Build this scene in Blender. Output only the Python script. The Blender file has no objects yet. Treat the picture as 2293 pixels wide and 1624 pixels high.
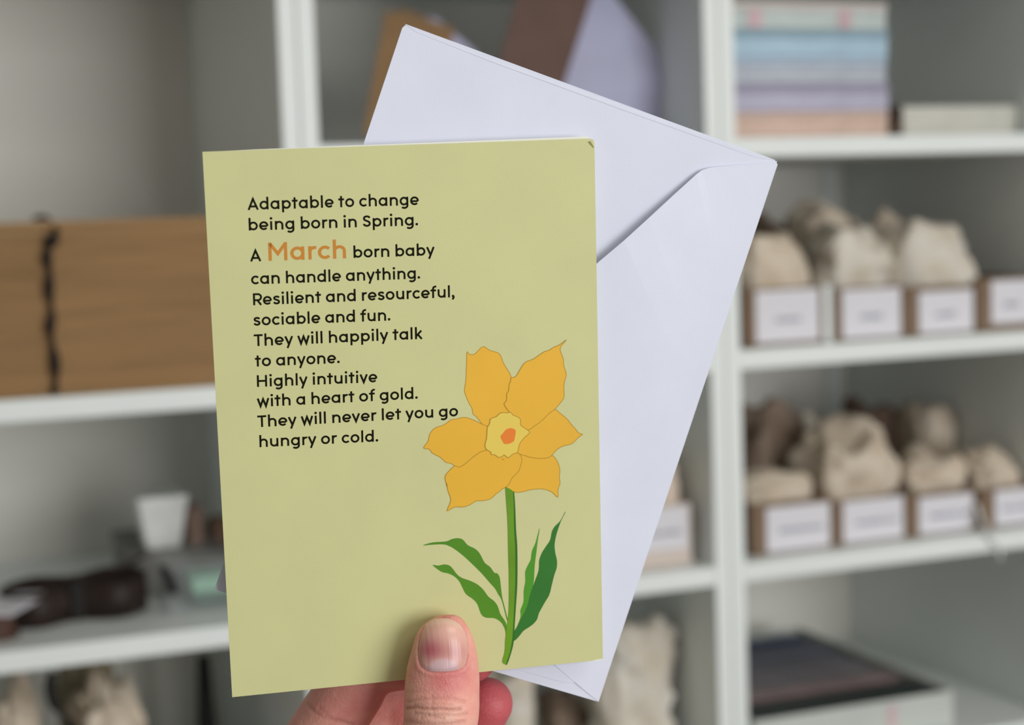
import bpy, bmesh, math, random
import numpy as np
from mathutils import Vector, Matrix, noise
from mathutils.geometry import tessellate_polygon
from mathutils.bvhtree import BVHTree

SC = bpy.context.scene
COL = SC.collection
PI = math.pi

# ------------------------------------------------------------------ camera
W, H, F = 2293.0, 1624.0, 3800.0
CX, CY = W / 2, H / 2
CAMZ = 1.25
# rows: camera axes (right, down, forward); columns: world X, world -Z, world Y
M = np.array([[0.93035049, 0.0333393, -0.36515265],
              [-0.06241661, 0.99572307, -0.06811566],
              [0.36131998, 0.08616303, 0.92845237]])


def c2w(p):
    w = M.T @ np.asarray(p, float)
    return Vector((w[0], w[2], -w[1]))


cam_d = bpy.data.cameras.new('camera')
cam = bpy.data.objects.new('camera', cam_d)
COL.objects.link(cam)
SC.camera = cam
ax, ay, az = c2w((1, 0, 0)), c2w((0, -1, 0)), c2w((0, 0, -1))
cam.matrix_world = Matrix(((ax.x, ay.x, az.x, 0), (ax.y, ay.y, az.y, 0),
                           (ax.z, ay.z, az.z, CAMZ), (0, 0, 0, 1)))
cam_d.sensor_width = 36.0
cam_d.lens = 36.0 * F / W
cam_d.clip_start = 0.02
cam_d.dof.use_dof = True
cam_d.dof.focus_distance = 0.462
cam_d.dof.aperture_fstop = 11.0

# ------------------------------------------------------------------ light, exposure
SC.view_settings.view_transform = 'Standard'
SC.view_settings.look = 'None'
SC.view_settings.gamma = 1.0
SC.view_settings.use_curve_mapping = False
SC.view_settings.exposure = 0.0
wd = bpy.data.worlds.new('world')
SC.world = wd
wd.use_nodes = True
wd.node_tree.nodes['Background'].inputs[0].default_value = (1.0, 0.985, 0.95, 1)
wd.node_tree.nodes['Background'].inputs[1].default_value = 0.30


def area(name, loc, target, sx, sy, power, col):
    l = bpy.data.lights.new(name, 'AREA')
    l.shape = 'RECTANGLE'
    l.size, l.size_y, l.energy, l.color = sx, sy, power, col
    o = bpy.data.objects.new(name, l)
    COL.objects.link(o)
    o.location = loc
    o.rotation_euler = (Vector(target) - Vector(loc)).to_track_quat('-Z', 'Y').to_euler()
    return o


area('window_daylight', (1.42, -2.0, 1.32), (0.45, 1.2, 1.24), 1.6, 1.5, 52, (0.98, 0.99, 1.0))
area('overhead_fill', (0.9, -0.3, 2.42), (0.5, 0.7, 0.9), 0.9, 0.9, 9, (1.0, 0.96, 0.90))  # unseen overhead fill, added for more ambient light


# ------------------------------------------------------------------ helpers
def ray(px, py):
    return c2w(((px - CX) / F, (py - CY) / F, 1.0))


def at(px, py, Y):
    """world point on the vertical plane y = Y that is seen at a pixel"""
    d = ray(px, py)
    p = d * (Y / d.y)
    return Vector((p.x, Y, p.z + CAMZ))


def on(px, py, z):
    """world point at height z"""
    d = ray(px, py)
    t = (z - CAMZ) / d.z
    return Vector((d.x * t, d.y * t, z))


def lin(c):
    return tuple(((v / 255) / 12.92 if v / 255 <= 0.04045 else ((v / 255 + 0.055) / 1.055) ** 2.4) for v in c)


MATS = {}


def mat(name, rgb, rough=0.6, var=0.06, scale=30.0, bump=0.0, bscale=200.0, spec=0.3, stretch=None, rgb2=None,
        transmission=0.0, alpha=1.0, sheen=0.0):
    if name in MATS:
        return MATS[name]
    m = bpy.data.materials.new(name)
    MATS[name] = m
    m.use_nodes = True
    nt = m.node_tree
    N, L = nt.nodes, nt.links
    b = N['Principled BSDF']
    b.inputs['Roughness'].default_value = rough
    b.inputs['Specular IOR Level'].default_value = spec
    tc = N.new('ShaderNodeTexCoord')
    mp = N.new('ShaderNodeMapping')
    if stretch:
        mp.inputs['Scale'].default_value = stretch
    L.new(tc.outputs['Object'], mp.inputs['Vector'])
    nz = N.new('ShaderNodeTexNoise')
    nz.inputs['Scale'].default_value = scale
    nz.inputs['Detail'].default_value = 4
    L.new(mp.outputs[0], nz.inputs['Vector'])
    mx = N.new('ShaderNodeMix')
    mx.data_type = 'RGBA'
    c = lin(rgb)
    c2 = lin(rgb2) if rgb2 else tuple(v * (1 - 2 * var) for v in c)
    if not rgb2:
        c = tuple(min(1, v * (1 + var)) for v in c)
    mx.inputs['A'].default_value = (*c, 1)
    mx.inputs['B'].default_value = (*c2, 1)
    rp = N.new('ShaderNodeMapRange')
    rp.inputs['From Min'].default_value = 0.3
    rp.inputs['From Max'].default_value = 0.7
    L.new(nz.outputs['Fac'], rp.inputs['Value'])
    L.new(rp.outputs[0], mx.inputs['Factor'])
    L.new(mx.outputs['Result'], b.inputs['Base Color'])
    if bump:
        n2 = N.new('ShaderNodeTexNoise')
        n2.inputs['Scale'].default_value = bscale
        n2.inputs['Detail'].default_value = 3
        L.new(tc.outputs['Object'], n2.inputs['Vector'])
        bp = N.new('ShaderNodeBump')
        bp.inputs['Strength'].default_value = bump
        bp.inputs['Distance'].default_value = 0.0005
        L.new(n2.outputs['Fac'], bp.inputs['Height'])
        L.new(bp.outputs[0], b.inputs['Normal'])
    if transmission:
        b.inputs['Transmission Weight'].default_value = transmission
        b.inputs['IOR'].default_value = 1.2
    b.inputs['Alpha'].default_value = alpha
    return m


def mesh_obj(name, verts, faces, m, parent=None, smooth=False, mw=None):
    me = bpy.data.meshes.new(name)
    me.from_pydata([tuple(v) for v in verts], [], [tuple(f) for f in faces])
    me.update()
    if smooth:
        me.polygons.foreach_set('use_smooth', [True] * len(me.polygons))
    if m:
        me.materials.append(m)
    o = bpy.data.objects.new(name, me)
    COL.objects.link(o)
    if parent:
        o.parent = parent
    if mw is not None:
        o.matrix_world = mw
    return o


def bm_obj(name, bm, m, parent=None, smooth=False, loc=None, rot=None):
    me = bpy.data.meshes.new(name)
    bm.normal_update()
    bm.to_mesh(me)
    bm.free()
    if smooth:
        me.polygons.foreach_set('use_smooth', [True] * len(me.polygons))
    me.materials.append(m)
    o = bpy.data.objects.new(name, me)
    COL.objects.link(o)
    if parent:
        o.parent = parent
    if loc is not None:
        o.location = loc
    if rot is not None:
        o.rotation_euler = rot
    return o


def add_box(bm, lo, hi, bev=0.0, mtx=None):
    t = bmesh.new()
    bmesh.ops.create_cube(t, size=1.0)
    lo, hi = Vector(lo), Vector(hi)
    for v in t.verts:
        v.co = Vector(((v.co.x + .5) * (hi.x - lo.x) + lo.x, (v.co.y + .5) * (hi.y - lo.y) + lo.y,
                       (v.co.z + .5) * (hi.z - lo.z) + lo.z))
    if bev:
        bmesh.ops.bevel(t, geom=t.edges[:], offset=bev, segments=2, affect='EDGES', profile=0.6)
    if mtx:
        t.transform(mtx)
    me = bpy.data.meshes.new('tmp')
    t.to_mesh(me)
    t.free()
    bm.from_mesh(me)
    bpy.data.meshes.remove(me)


def box(name, lo, hi, m, parent=None, bev=0.0, mtx=None):
    bm = bmesh.new()
    add_box(bm, lo, hi, bev, mtx)
    return bm_obj(name, bm, m, parent)


def thing(name, label, cat, loc=(0, 0, 0), rz=0.0, group=None):
    o = bpy.data.objects.new(name, None)
    o.empty_display_size = 0.02
    COL.objects.link(o)
    o.location = loc
    o.rotation_euler = (0, 0, rz)
    tag(o, label, cat, group)
    return o


def tag(o, label, cat, group=None):
    o['label'] = label
    o['category'] = cat
    if group:
        o['group'] = group
    return o


def struct(o):
    o['kind'] = 'structure'
    return o


# ------------------------------------------------------------------ materials
M_white = mat('white_laminate', (238, 243, 241), 0.42, 0.015, 8, spec=0.4)
M_backp = mat('back_panel_beige', (236, 233, 224), 0.6, 0.015, 6)
M_wall = mat('painted_wall', (205, 203, 196), 0.8, 0.03, 4)
M_floor = mat('grey_floor', (120, 114, 105), 0.7, 0.08, 6)
M_ceil = mat('ceiling_paint', (225, 224, 218), 0.9, 0.02, 4)
M_kraft = mat('kraft_board', (162, 127, 86), 0.75, 0.08, 9, stretch=(1, 1, 14), bump=0.2)
M_kraft2 = mat('kraft_bin_board', (130, 108, 88), 0.8, 0.08, 14)
M_black = mat('black_elastic', (22, 18, 15), 0.6, 0.1, 80)
M_label = mat('label_paper', (226, 224, 230), 0.7, 0.01, 20)
M_print = mat('label_ink', (140, 146, 165), 0.7, 0.02, 20)
M_calico = mat('calico', (226, 214, 197), 0.9, 0.07, 34, bump=0.5, bscale=300, rgb2=(196, 178, 156))  # darker tan patches in the calicos imitate shade in cloth grooves
M_calico_w = mat('pale_calico', (226, 222, 212), 0.9, 0.06, 34, bump=0.5, bscale=300, rgb2=(204, 192, 174))
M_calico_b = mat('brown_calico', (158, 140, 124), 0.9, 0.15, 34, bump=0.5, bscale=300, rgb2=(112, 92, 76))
M_darkbrown = mat('dark_ribbon', (48, 36, 32), 0.5, 0.15, 40)
M_paper = mat('envelope_paper', (227, 230, 245), 0.75, 0.012, 60, bump=0.05, bscale=1500)

# ------------------------------------------------------------------ room shell
YF, YB = 1.40, 1.79           # front and back of the bookcases
struct(box('wall_back', (-2.6, YB + 0.02, 0), (2.9, YB + 0.12, 2.5), M_wall))
struct(box('floor', (-2.6, -2.2, -0.08), (2.9, YB + 0.12, 0), M_floor))
struct(box('ceiling', (-2.6, -2.2, 2.5), (2.9, YB + 0.12, 2.58), M_ceil))
struct(box('wall_left', (-2.7, -2.2, 0), (-2.6, YB + 0.12, 2.5), M_wall))
struct(box('wall_right', (2.9, -2.2, 0), (3.0, YB + 0.12, 2.5), M_wall))

# ------------------------------------------------------------------ bookcases
T = 0.0152
ZA, ZB, ZC = CAMZ + 0.065, CAMZ - 0.1334, CAMZ - 0.3360
BT = 0.018


def bookcase(x0, x1, tops, label):
    t = thing('bookcase', label, 'bookcase', ((x0 + x1) / 2, YF, 0), group='white bookcases side by side')
    mx = (x0 + x1) / 2

    def part(n, lo, hi, bev=0.0008, m=M_white):
        return box(n, (lo[0] - mx, lo[1] - YF, lo[2]), (hi[0] - mx, hi[1] - YF, hi[2]), m, t, bev)
    part('side_panel', (x0, YF, 0), (x0 + T, YB, 2.05))
    part('side_panel', (x1 - T, YF, 0), (x1, YB, 2.05))
    part('back_panel', (x0 + T, YB - 0.006, 0.06), (x1 - T, YB, 2.05), 0, M_backp)
    part('plinth', (x0 + T, YF + 0.02, 0.0), (x1 - T, YF + 0.035, 0.06))
    part('top_panel', (x0 + T, YF, 2.05 - BT), (x1 - T, YB - 0.006, 2.05))
    for z in tops:
        part('shelf', (x0 + T, YF + 0.0006, z - BT), (x1 - T, YB - 0.006, z), 0.0012)
    return t


XL0, XL1 = -0.037, 0.3612
XM0, XM1 = 0.3622, 0.7588
XR0, XR1 = 0.7598, 1.1500
low = [ZC - 0.2, ZC - 0.4, ZC - 0.6, 0.078]
bookcase(XL0, XL1, [1.86, 1.70, 1.504, ZB, ZC] + low, 'white bookcase holding the kraft paper bundle and dark ribbon hank')
bookcase(XM0, XM1, [1.86, 1.70, 1.504, ZA, ZB, ZC] + low, 'white bookcase behind the hand-held card and envelope')
bookcase(XR0, XR1, [1.86, 1.70, 1.504, ZA, ZB, ZC] + low, 'white bookcase holding pastel packs and rows of labelled bins')


bc = [o for o in COL.objects if o.name == 'bookcase.002'][0]
_a, _b = at(1846, 400, YB - .012).x, at(1872, 400, YB - .012).x
for z0_, z1_ in ((ZB, ZA - BT), (ZC, ZB - BT)):
    box('corner_batten', (_a - bc.location.x, YB - .012 - YF, z0_), (_b - bc.location.x, YB - .006 - YF, z1_), M_white, bc, .0008)


# ------------------------------------------------------------------ cloth bags
def cloth_bag(px0, py0, px1, py1, Y, dep, label, seed, m=None, low_=0.72, name='cloth_bag', group=None, base=None, amp=1.0, cat='bag'):
    """crumpled fabric pouch filling a pixel box at depth Y; base = world height of its bottom"""
    a, b = at(px0, py0, Y), at(px1, py1, Y)
    b.x = min(b.x, XR1 - T - .004)
    wx, top = b.x - a.x, (at(px0, py0, Y).z + at(px1, py0, Y).z) / 2
    bot = at((px0 + px1) / 2, py1, Y).z if base is None else base
    hz = top - bot
    cx = (a.x + b.x) / 2
    rnd = random.Random(seed)
    n = 40
    verts, faces = [], []
    off = Vector((seed * 3.7, seed * 1.3, seed * 7.1))
    rings = 30
    for i in range(rings + 1):
        ph = -PI / 2 + PI * i / rings
        sp = math.copysign(abs(math.sin(ph)) ** 0.55, math.sin(ph))
        cp = abs(math.cos(ph)) ** 0.42
        zz = 0.5 + 0.5 * sp
        w_ = low_ + (1 - low_) * min(1, zz / 0.45)
        for j in range(n):
            th = 2 * PI * j / n
            x = math.copysign(abs(math.cos(th)) ** 0.6, math.cos(th)) * cp * w_
            y = math.copysign(abs(math.sin(th)) ** 0.6, math.sin(th)) * cp * w_
            q = Vector((x * 1.1, y * 1.1, zz * 2.0)) + off
            k = noise.noise(q * 1.1) * 0.24 + noise.noise(q * 2.4) * 0.17 + noise.noise(q * 5.0) * .05
            rdg = (1 - abs(noise.noise(q * 2.9 + Vector((9, 2, 4))))) ** 5 * 0.20
            rdg += (1 - abs(noise.noise(Vector((q.x * 6, q.y * 6, q.z * 1.5))))) ** 6 * 0.09
            s = 1 + amp * (k - rdg + 0.02)
            tops = 1 + amp * (noise.noise(Vector((x * 1.3, y * 1.3, 3.3)) + off) * 0.45) * max(0, zz - .4)
            verts.append((x * s * wx / 2, y * s * dep / 2, zz * hz * tops * (0.97 + 0.03 * s)))
    va = np.array(verts)
    for q_, hw in ((0, wx / 2), (1, dep / 2)):
        va[:, q_] -= (va[:, q_].max() + va[:, q_].min()) / 2
        va[:, q_] *= hw / va[:, q_].max()
    va[:, 2] *= hz / va[:, 2].max()
    verts = [tuple(v) for v in va]
    for i in range(rings):
        for j in range(n):
            j2 = (j + 1) % n
            faces.append((i * n + j, i * n + j2, (i + 1) * n + j2, (i + 1) * n + j))
    o = mesh_obj(name, verts, faces, m or M_calico, smooth=True)
    bm = bmesh.new()
    bm.from_mesh(o.data)
    bmesh.ops.remove_doubles(bm, verts=bm.verts[:], dist=1e-5)
    bm.to_mesh(o.data)
    bm.free()
    o.location = (cx, Y + dep / 2, bot)
    tag(o, label, cat, group)
    return o


# ------------------------------------------------------------------ bins with labels
def storage_bin(px0, px1, py_top, Y, zb, label, lab, words, hgt=None, dep=0.27, m=None, tilt=0.0):
    """open board bin on a shelf; lab = pixel box of the paper label on its front"""
    x0, x1 = at(px0, py_top, Y).x, at(px1, py_top, Y).x
    zt = at((px0 + px1) / 2, py_top, Y).z
    h = zt - zb
    t = thing('storage_bin', label, 'bin', ((x0 + x1) / 2, Y, zb + 0.0005), group=None)
    w2 = (x1 - x0) / 2
    k = 0.0022
    m = m or M_kraft2
    box('front_wall', (-w2, 0, 0), (w2, k, h), m, t, 0.0006)
    box('side_wall', (-w2, k, 0), (-w2 + k, dep, h), m, t)
    box('side_wall', (w2 - k, k, 0), (w2, dep, h), m, t)
    box('rear_wall', (-w2, dep, 0), (w2, dep + k, h), m, t)
    box('bin_floor', (-w2 + k, k, 0), (w2 - k, dep, k), m, t)
    a, b = at(lab[0], lab[1], Y), at(lab[2], lab[3], Y)
    zc = at((lab[0] + lab[2]) / 2, lab[1], Y).z - zb
    zd = max(at((lab[0] + lab[2]) / 2, lab[3], Y).z - zb, 0.002)
    lx0, lx1 = a.x - (x0 + x1) / 2, b.x - (x0 + x1) / 2
    lo = box('label_card', (lx0, -0.0014, zd), (lx1, -0.0004, zc), M_label, t, 0.0004)
    # an unreadable line of small marks
    bm = bmesh.new()
    rnd = random.Random(int(px0))
    wx = lx0 + (lx1 - lx0) * words[0]
    we = lx0 + (lx1 - lx0) * words[1]
    zm = zd + (zc - zd) * words[2]
    while wx < we:
        hh = rnd.choice((0.0026, 0.0036, 0.0028)) * words[3]
        add_box(bm, (wx, -0.0017, zm - 0.0013 * words[3]), (wx + 0.0011, -0.0014, zm - 0.0013 * words[3] + hh))
        if rnd.random() < .6:
            add_box(bm, (wx, -0.0017, zm), (wx + 0.002, -0.0014, zm + 0.0008))
        wx += rnd.uniform(0.0017, 0.0026)
    bm_obj('printed_mark', bm, M_print, lo)
    return t


YBIN = 1.425
B1 = [
    (1668, 1842, 645, (1690, 650, 1834, 766), 'labelled kraft bin on the upper bin shelf, beside the bookcase upright'),
    (1868, 2022, 643, (1884, 648, 2016, 757), 'labelled kraft bin on the upper bin shelf, second from the upright'),
    (2026, 2182, 640, (2056, 652, 2178, 748), 'labelled kraft bin on the upper bin shelf, third from the upright'),
    (2188, 2318, 622, (2218, 628, 2312, 724), 'labelled kraft bin on the upper bin shelf, fourth from the upright'),
]
for i, (a, b, c, l, s) in enumerate(B1):
    storage_bin(a, b, c, YBIN, ZB, s, l, (0.3, 0.68, 0.42, 1.6))
B2 = [
    (1684, 1864, 1122, (1714, 1132, 1858, 1242), 'labelled kraft bin on the lower bin shelf, beside the bookcase upright'),
    (1868, 2026, 1116, (1886, 1118, 2022, 1216), 'labelled kraft bin on the lower bin shelf, second from the upright'),
    (2030, 2184, 1102, (2056, 1110, 2178, 1204), 'labelled kraft bin on the lower bin shelf, third from the upright'),
    (2196, 2318, 1092, (2226, 1096, 2312, 1180), 'labelled kraft bin on the lower bin shelf, fourth from the upright behind the hanging strap'),
]
for i, (a, b, c, l, s) in enumerate(B2):
    storage_bin(a, b, c, YBIN, ZC, s, l, (0.2, 0.9, 0.45, 1.3))
storage_bin(1392, 1546, 1136, YBIN, ZC, 'labelled bin half hidden behind the white envelope', (1400, 1140, 1540, 1236), (0.1, 0.9, 0.4, 1.2),
            m=mat('pale_bin_board', (214, 200, 190), 0.8, 0.03, 14))

fl1, fl2 = ZB + 0.004, ZC + 0.004
cloth_bag(1676, 520, 1840, 660, YBIN + 0.006, 0.075, 'cream cloth bag low in the first upper bin', 1, base=fl1, low_=0.82, amp=.7)
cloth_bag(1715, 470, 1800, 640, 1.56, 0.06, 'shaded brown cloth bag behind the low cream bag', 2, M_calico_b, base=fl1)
cloth_bag(1785, 445, 1930, 640, 1.515, 0.08, 'tall rounded tan cloth bag rising behind two upper bins', 3, base=fl1, low_=0.6)
cloth_bag(1852, 488, 2042, 660, YBIN + 0.006, 0.085, 'big pale cloth bag bulging from the second upper bin', 4, M_calico_w, base=fl1, low_=0.74)
cloth_bag(1935, 462, 2075, 640, 1.535, 0.07, 'cream cloth bag peeking over the big pale bag', 5, base=fl1, low_=0.6)
cloth_bag(2020, 488, 2208, 655, YBIN + 0.006, 0.09, 'smooth pale cloth bag bulging from the third upper bin', 6, M_calico_w, base=fl1, low_=0.74, amp=.6)
cloth_bag(2190, 565, 2262, 640, 1.53, 0.06, 'small cream cloth bag sloping down behind the fourth upper bin', 7, base=fl1, low_=0.7)

cloth_bag(1676, 1062, 1858, 1140, YBIN + 0.006, 0.07, 'flat cream cloth bag in the first lower bin', 8, base=fl2, low_=0.85, amp=.6)
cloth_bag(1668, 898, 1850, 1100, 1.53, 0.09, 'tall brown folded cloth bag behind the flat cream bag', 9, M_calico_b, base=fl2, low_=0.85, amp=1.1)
cloth_bag(1850, 940, 2046, 1130, YBIN + 0.006, 0.095, 'large cream cloth bag piled high in the second lower bin', 10, base=fl2, low_=0.74)
cloth_bag(1800, 920, 1910, 1080, 1.56, 0.06, 'greyish cloth bag wedged between brown and large cream bags', 11, M_calico_w, base=fl2, low_=0.8)
cloth_bag(1925, 888, 2062, 1080, 1.60, 0.07, 'dark brown cloth bag at the shelf back above the large cream bag', 12,
          mat('deep_brown_calico', (98, 80, 68), 0.9, .1, 20), base=fl2, low_=0.7)
cloth_bag(2040, 1006, 2192, 1110, YBIN + 0.006, 0.08, 'low cream cloth bag in the third lower bin', 13, base=fl2, low_=0.8)
cloth_bag(2072, 905, 2212, 1060, 1.545, 0.08, 'round pale cloth bag sitting high above the third lower bin', 14, base=fl2, low_=0.75, amp=.5)
cloth_bag(2200, 1005, 2316, 1100, YBIN + 0.006, 0.08, 'tan cloth bag in the fourth lower bin', 15, base=fl2, low_=0.8)
cloth_bag(1400, 1005, 1549, 1145, YBIN + 0.006, 0.09, 'peach cloth bag in the bin beside the envelope edge', 16,
          mat('peach_calico', (222, 205, 188), 0.9, .05, 20), base=fl2, low_=0.86, amp=.5)

ZD = ZC - 0.2
cloth_bag(1345, 1400, 1564, 1700, 1.44, 0.12, 'big crumpled white and tan cloth bag under the shelf beside the envelope tip', 17, M_calico_w, base=ZD + .001, low_=0.9, amp=1.5)
cloth_bag(1085, 1500, 1235, 1700, 1.44, 0.10, 'pale cloth bag behind the fingertip', 18, M_calico_w, base=ZD + .001, low_=0.9)
cloth_bag(1240, 1560, 1345, 1700, 1.50, 0.08, 'brown cloth bag filling the dark gap between two pale bags', 19, M_calico_b, base=ZD + .001, low_=0.9)  # brown bag fills the dark gap, its colour standing for the shade
cloth_bag(-30, 1520, 112, 1700, 1.43, 0.10, 'tan cloth bag at the picture corner under the ribbon shelf', 20, base=ZD + .001, low_=0.95, amp=1.2)
cloth_bag(150, 1528, 378, 1700, 1.43, 0.12, 'cream crumpled cloth bag beside the black strap', 21, base=ZD + .001, low_=0.95, amp=1.4)
cloth_bag(130, 1478, 310, 1700, 1.57, 0.09, 'olive brown cloth bag behind the crumpled cream bag', 22,
          mat('olive_calico', (150, 138, 112), 0.9, .1, 20), base=ZD + .001, low_=0.95)


def tube(bm, pts, r, seg=8, flat=1.0):
    """round (or flattened) cord through points"""
    pts = [Vector(p) for p in pts]
    rings = []
    for i, p in enumerate(pts):
        t = (pts[min(i + 1, len(pts) - 1)] - pts[max(i - 1, 0)]).normalized()
        up = Vector((0, 0, 1)) if abs(t.z) < .9 else Vector((0, 1, 0))
        a = t.cross(up).normalized()
        b = t.cross(a).normalized()
        rr = r[i] if isinstance(r, (list, tuple)) else r
        rings.append([bm.verts.new(p + a * math.cos(2 * PI * k / seg) * rr + b * math.sin(2 * PI * k / seg) * rr * flat) for k in range(seg)])
    for i in range(len(rings) - 1):
        for k in range(seg):
            bm.faces.new((rings[i][k], rings[i][(k + 1) % seg], rings[i + 1][(k + 1) % seg], rings[i + 1][k]))
    bm.faces.new(rings[0][::-1])
    bm.faces.new(rings[-1])


def crom(P, k=6, closed=False):
    P = [Vector(p) for p in P]
    n = len(P)
    out = []
    rng = range(n) if closed else range(n - 1)
    for i in rng:
        if closed:
            p0, p1, p2, p3 = P[(i - 1) % n], P[i], P[(i + 1) % n], P[(i + 2) % n]
        else:
            p0, p1, p2, p3 = P[max(i - 1, 0)], P[i], P[i + 1], P[min(i + 2, n - 1)]
        for j in range(k):
            t = j / k
            out.append(0.5 * ((2 * p1) + (p2 - p0) * t + (2 * p0 - 5 * p1 + 4 * p2 - p3) * t * t + (3 * p1 - p0 - 3 * p2 + p3) * t ** 3))
    if not closed:
        out.append(P[-1])
    return out


# white divider between the first two upper bins
a_, b_ = at(1846, 700, YBIN + .004), at(1864, 700, YBIN + .004)
t = thing('shelf_divider', 'white upright divider between the first and second upper bins', 'divider', (a_.x, YBIN + .004, ZB + .0004))
box('divider_panel', (0, 0, .0012), (b_.x - a_.x, .2, at(1855, 640, YBIN).z - ZB), M_white, t, .001)
box('divider_foot', (0, -.002, 0), (b_.x - a_.x, .2, .0012), M_white, t)

# black strap of the lower bag
bm = bmesh.new()
tube(bm, crom([at(118, 1505, 1.425), at(112, 1545, 1.424), at(128, 1590, 1.424), at(160, 1625, 1.426), at(172, 1690, 1.428)]), 0.0045, 8, 0.5)
o = bm_obj('fabric_strap', bm, M_black, smooth=True)
tag(o, 'black fabric strap hanging between the cloth bags in the bottom corner', 'strap')
# dark slim roll standing in the lower compartment
bm = bmesh.new()
pb = at(462, 1600, 1.60)
tube(bm, [(pb.x, 1.60, ZD + .001), (pb.x, 1.60, at(455, 1470, 1.60).z)], [0.012, 0.006], 16)
o = bm_obj('umbrella_sleeve', bm, mat('black_nylon', (30, 29, 27), .6), smooth=True)
o.name = 'fabric_roll'
tag(o, 'slim black roll standing in the shade beside the card', 'roll')

# ------------------------------------------------------------------ pastel packs
layers = [
    (245, 305, (214, 186, 170), (206, 180, 166), 'peach pack at the bottom of the pastel stack'),
    (184, 245, (186, 183, 204), (160, 152, 176), 'lavender pack above the peach one'),
    (122, 184, (184, 190, 202), (176, 194, 212), 'grey blue pack in the middle of the stack'),
    (64, 122, (176, 204, 222), (140, 168, 182), 'sky blue pack second in the pastel stack'),
    (4, 64, (196, 206, 204), (206, 196, 192), 'pale grey green pack topping the pastel stack'),
]
Yp = 1.44
x0, x1 = XR0 + T + 0.004, at(1986, 150, Yp).x
z = ZA + 0.0003
nl = 5
ztop = (at(1800, 5, Yp).z - ZA) / nl
for i, (ya, yb, c1, c2, lab) in enumerate(layers):
    t = thing('card_pack', lab, 'pack', ((x0 + x1) / 2, Yp, z), group='pastel packs stacked in the top compartment')
    w2 = (x1 - x0) / 2
    jx = (0.0, 0.001, -0.001, 0.0012, 0.0)[i]
    h = ztop - 0.0004
    m1 = mat('pastel_%d' % i, c1, 0.5, 0.05, 40)
    m2 = mat('pastel_band_%d' % i, c2, 0.5, 0.05, 40)
    box('pack_body', (-w2 + jx, 0, 0), (w2 + jx, 0.19, h * .72), m1, t, 0.0012)
    box('pack_lid', (-w2 + jx - .0006, -0.0008, h * .72), (w2 + jx + .0006, 0.191, h), m2, t, 0.0010)
    if i == 4:
        for (qa, qb) in ((1676, 1704), (1878, 1904)):
            a = at(qa, 30, Yp).x - (x0 + x1) / 2
            b = at(qb, 30, Yp).x - (x0 + x1) / 2
            box('pink_sticker', (a, -0.0012, h * .06), (b, -0.0002, h * .68), mat('pink_paper', (214, 180, 186), .6), t)
    z += ztop

# low box beside the stack
Yq = 1.45
a, b = at(2022, 270, Yq), at(2335, 270, Yq)
b.x = min(b.x, XR1 - T - .002)
t = thing('shallow_box', 'low cream lidded box beside the pastel stack', 'box', (a.x, Yq, ZA + .0004))
hh = at(2150, 238, Yq).z - ZA
box('box_tray', (0.001, 0.001, 0), (b.x - a.x - .001, 0.2, hh * .55), mat('cream_board', (206, 204, 194), .7, .03), t, .0008)
box('box_lid', (0, 0, hh * .5), (b.x - a.x, 0.201, hh), mat('cream_board'  , (206, 204, 194)), t, .0012)
a2 = at(1992, 270, Yq).x
t = thing('dark_block', 'small dark brown block beside the cream box', 'box', (a2, Yq, ZA + .0004))  # dark brown block filling the narrow space between stack and cream box
box('box_tray', (0.0005, 0.001, 0), (a.x - a2 - .0015, .12, hh * .6), mat('dark_board', (84, 66, 54), .8, .08), t, .0008)
box('box_lid', (0.0, 0.0, hh * .55), (a.x - a2 - .001, .121, hh), mat('darker_board', (52, 40, 34), .8, .08), t, .0008)

# ------------------------------------------------------------------ print box at the lower right
M_box = mat('mint_white_board', (200, 205, 199), .7, .03, 14)
Yx = 1.425
a, b = at(1690, 1600, Yx), at(2134, 1553, Yx)
zt = (at(1700, 1612, Yx).z + at(2120, 1553, Yx).z) / 2
t = thing('print_box', 'open white box filled with upright art prints', 'box', (a.x, Yx, ZD + .0006))
w, h, d, k = b.x - a.x, zt - ZD, 0.30, .0025
box('front_wall', (0, 0, 0), (w, k, h), M_box, t, .0006)
box('side_wall', (0, k, 0), (k, d, h), M_box, t)
box('side_wall', (w - k, k, 0), (w, d, h), M_box, t)
box('rear_wall', (0, d, 0), (w, d + k, h), M_box, t)
box('box_floor', (k, k, 0), (w - k, d, k), M_box, t)
sx = at(1990, 1590, Yx).x - a.x
box('pink_sticker', (sx, -0.0008, h - .03), (sx + .008, 0.0, h - .006), mat('pink_paper', (214, 180, 186), .6), t)
cols = [((30, 46, 40), 'dark green'), ((38, 42, 40), 'charcoal'), ((140, 118, 120), 'dusty pink'), ((120, 112, 112), 'warm grey'),
        ((112, 108, 112), 'mid grey'), ((104, 102, 108), 'grey'), ((98, 98, 108), 'slate'), ((92, 94, 106), 'blue grey'),
        ((56, 64, 92), 'navy'), ((40, 50, 84), 'deep navy')]
npr = 22
ORD = 'first second third fourth fifth sixth seventh eighth ninth tenth eleventh twelfth thirteenth fourteenth fifteenth sixteenth seventeenth eighteenth nineteenth twentieth twenty-first twenty-second'.split()
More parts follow.
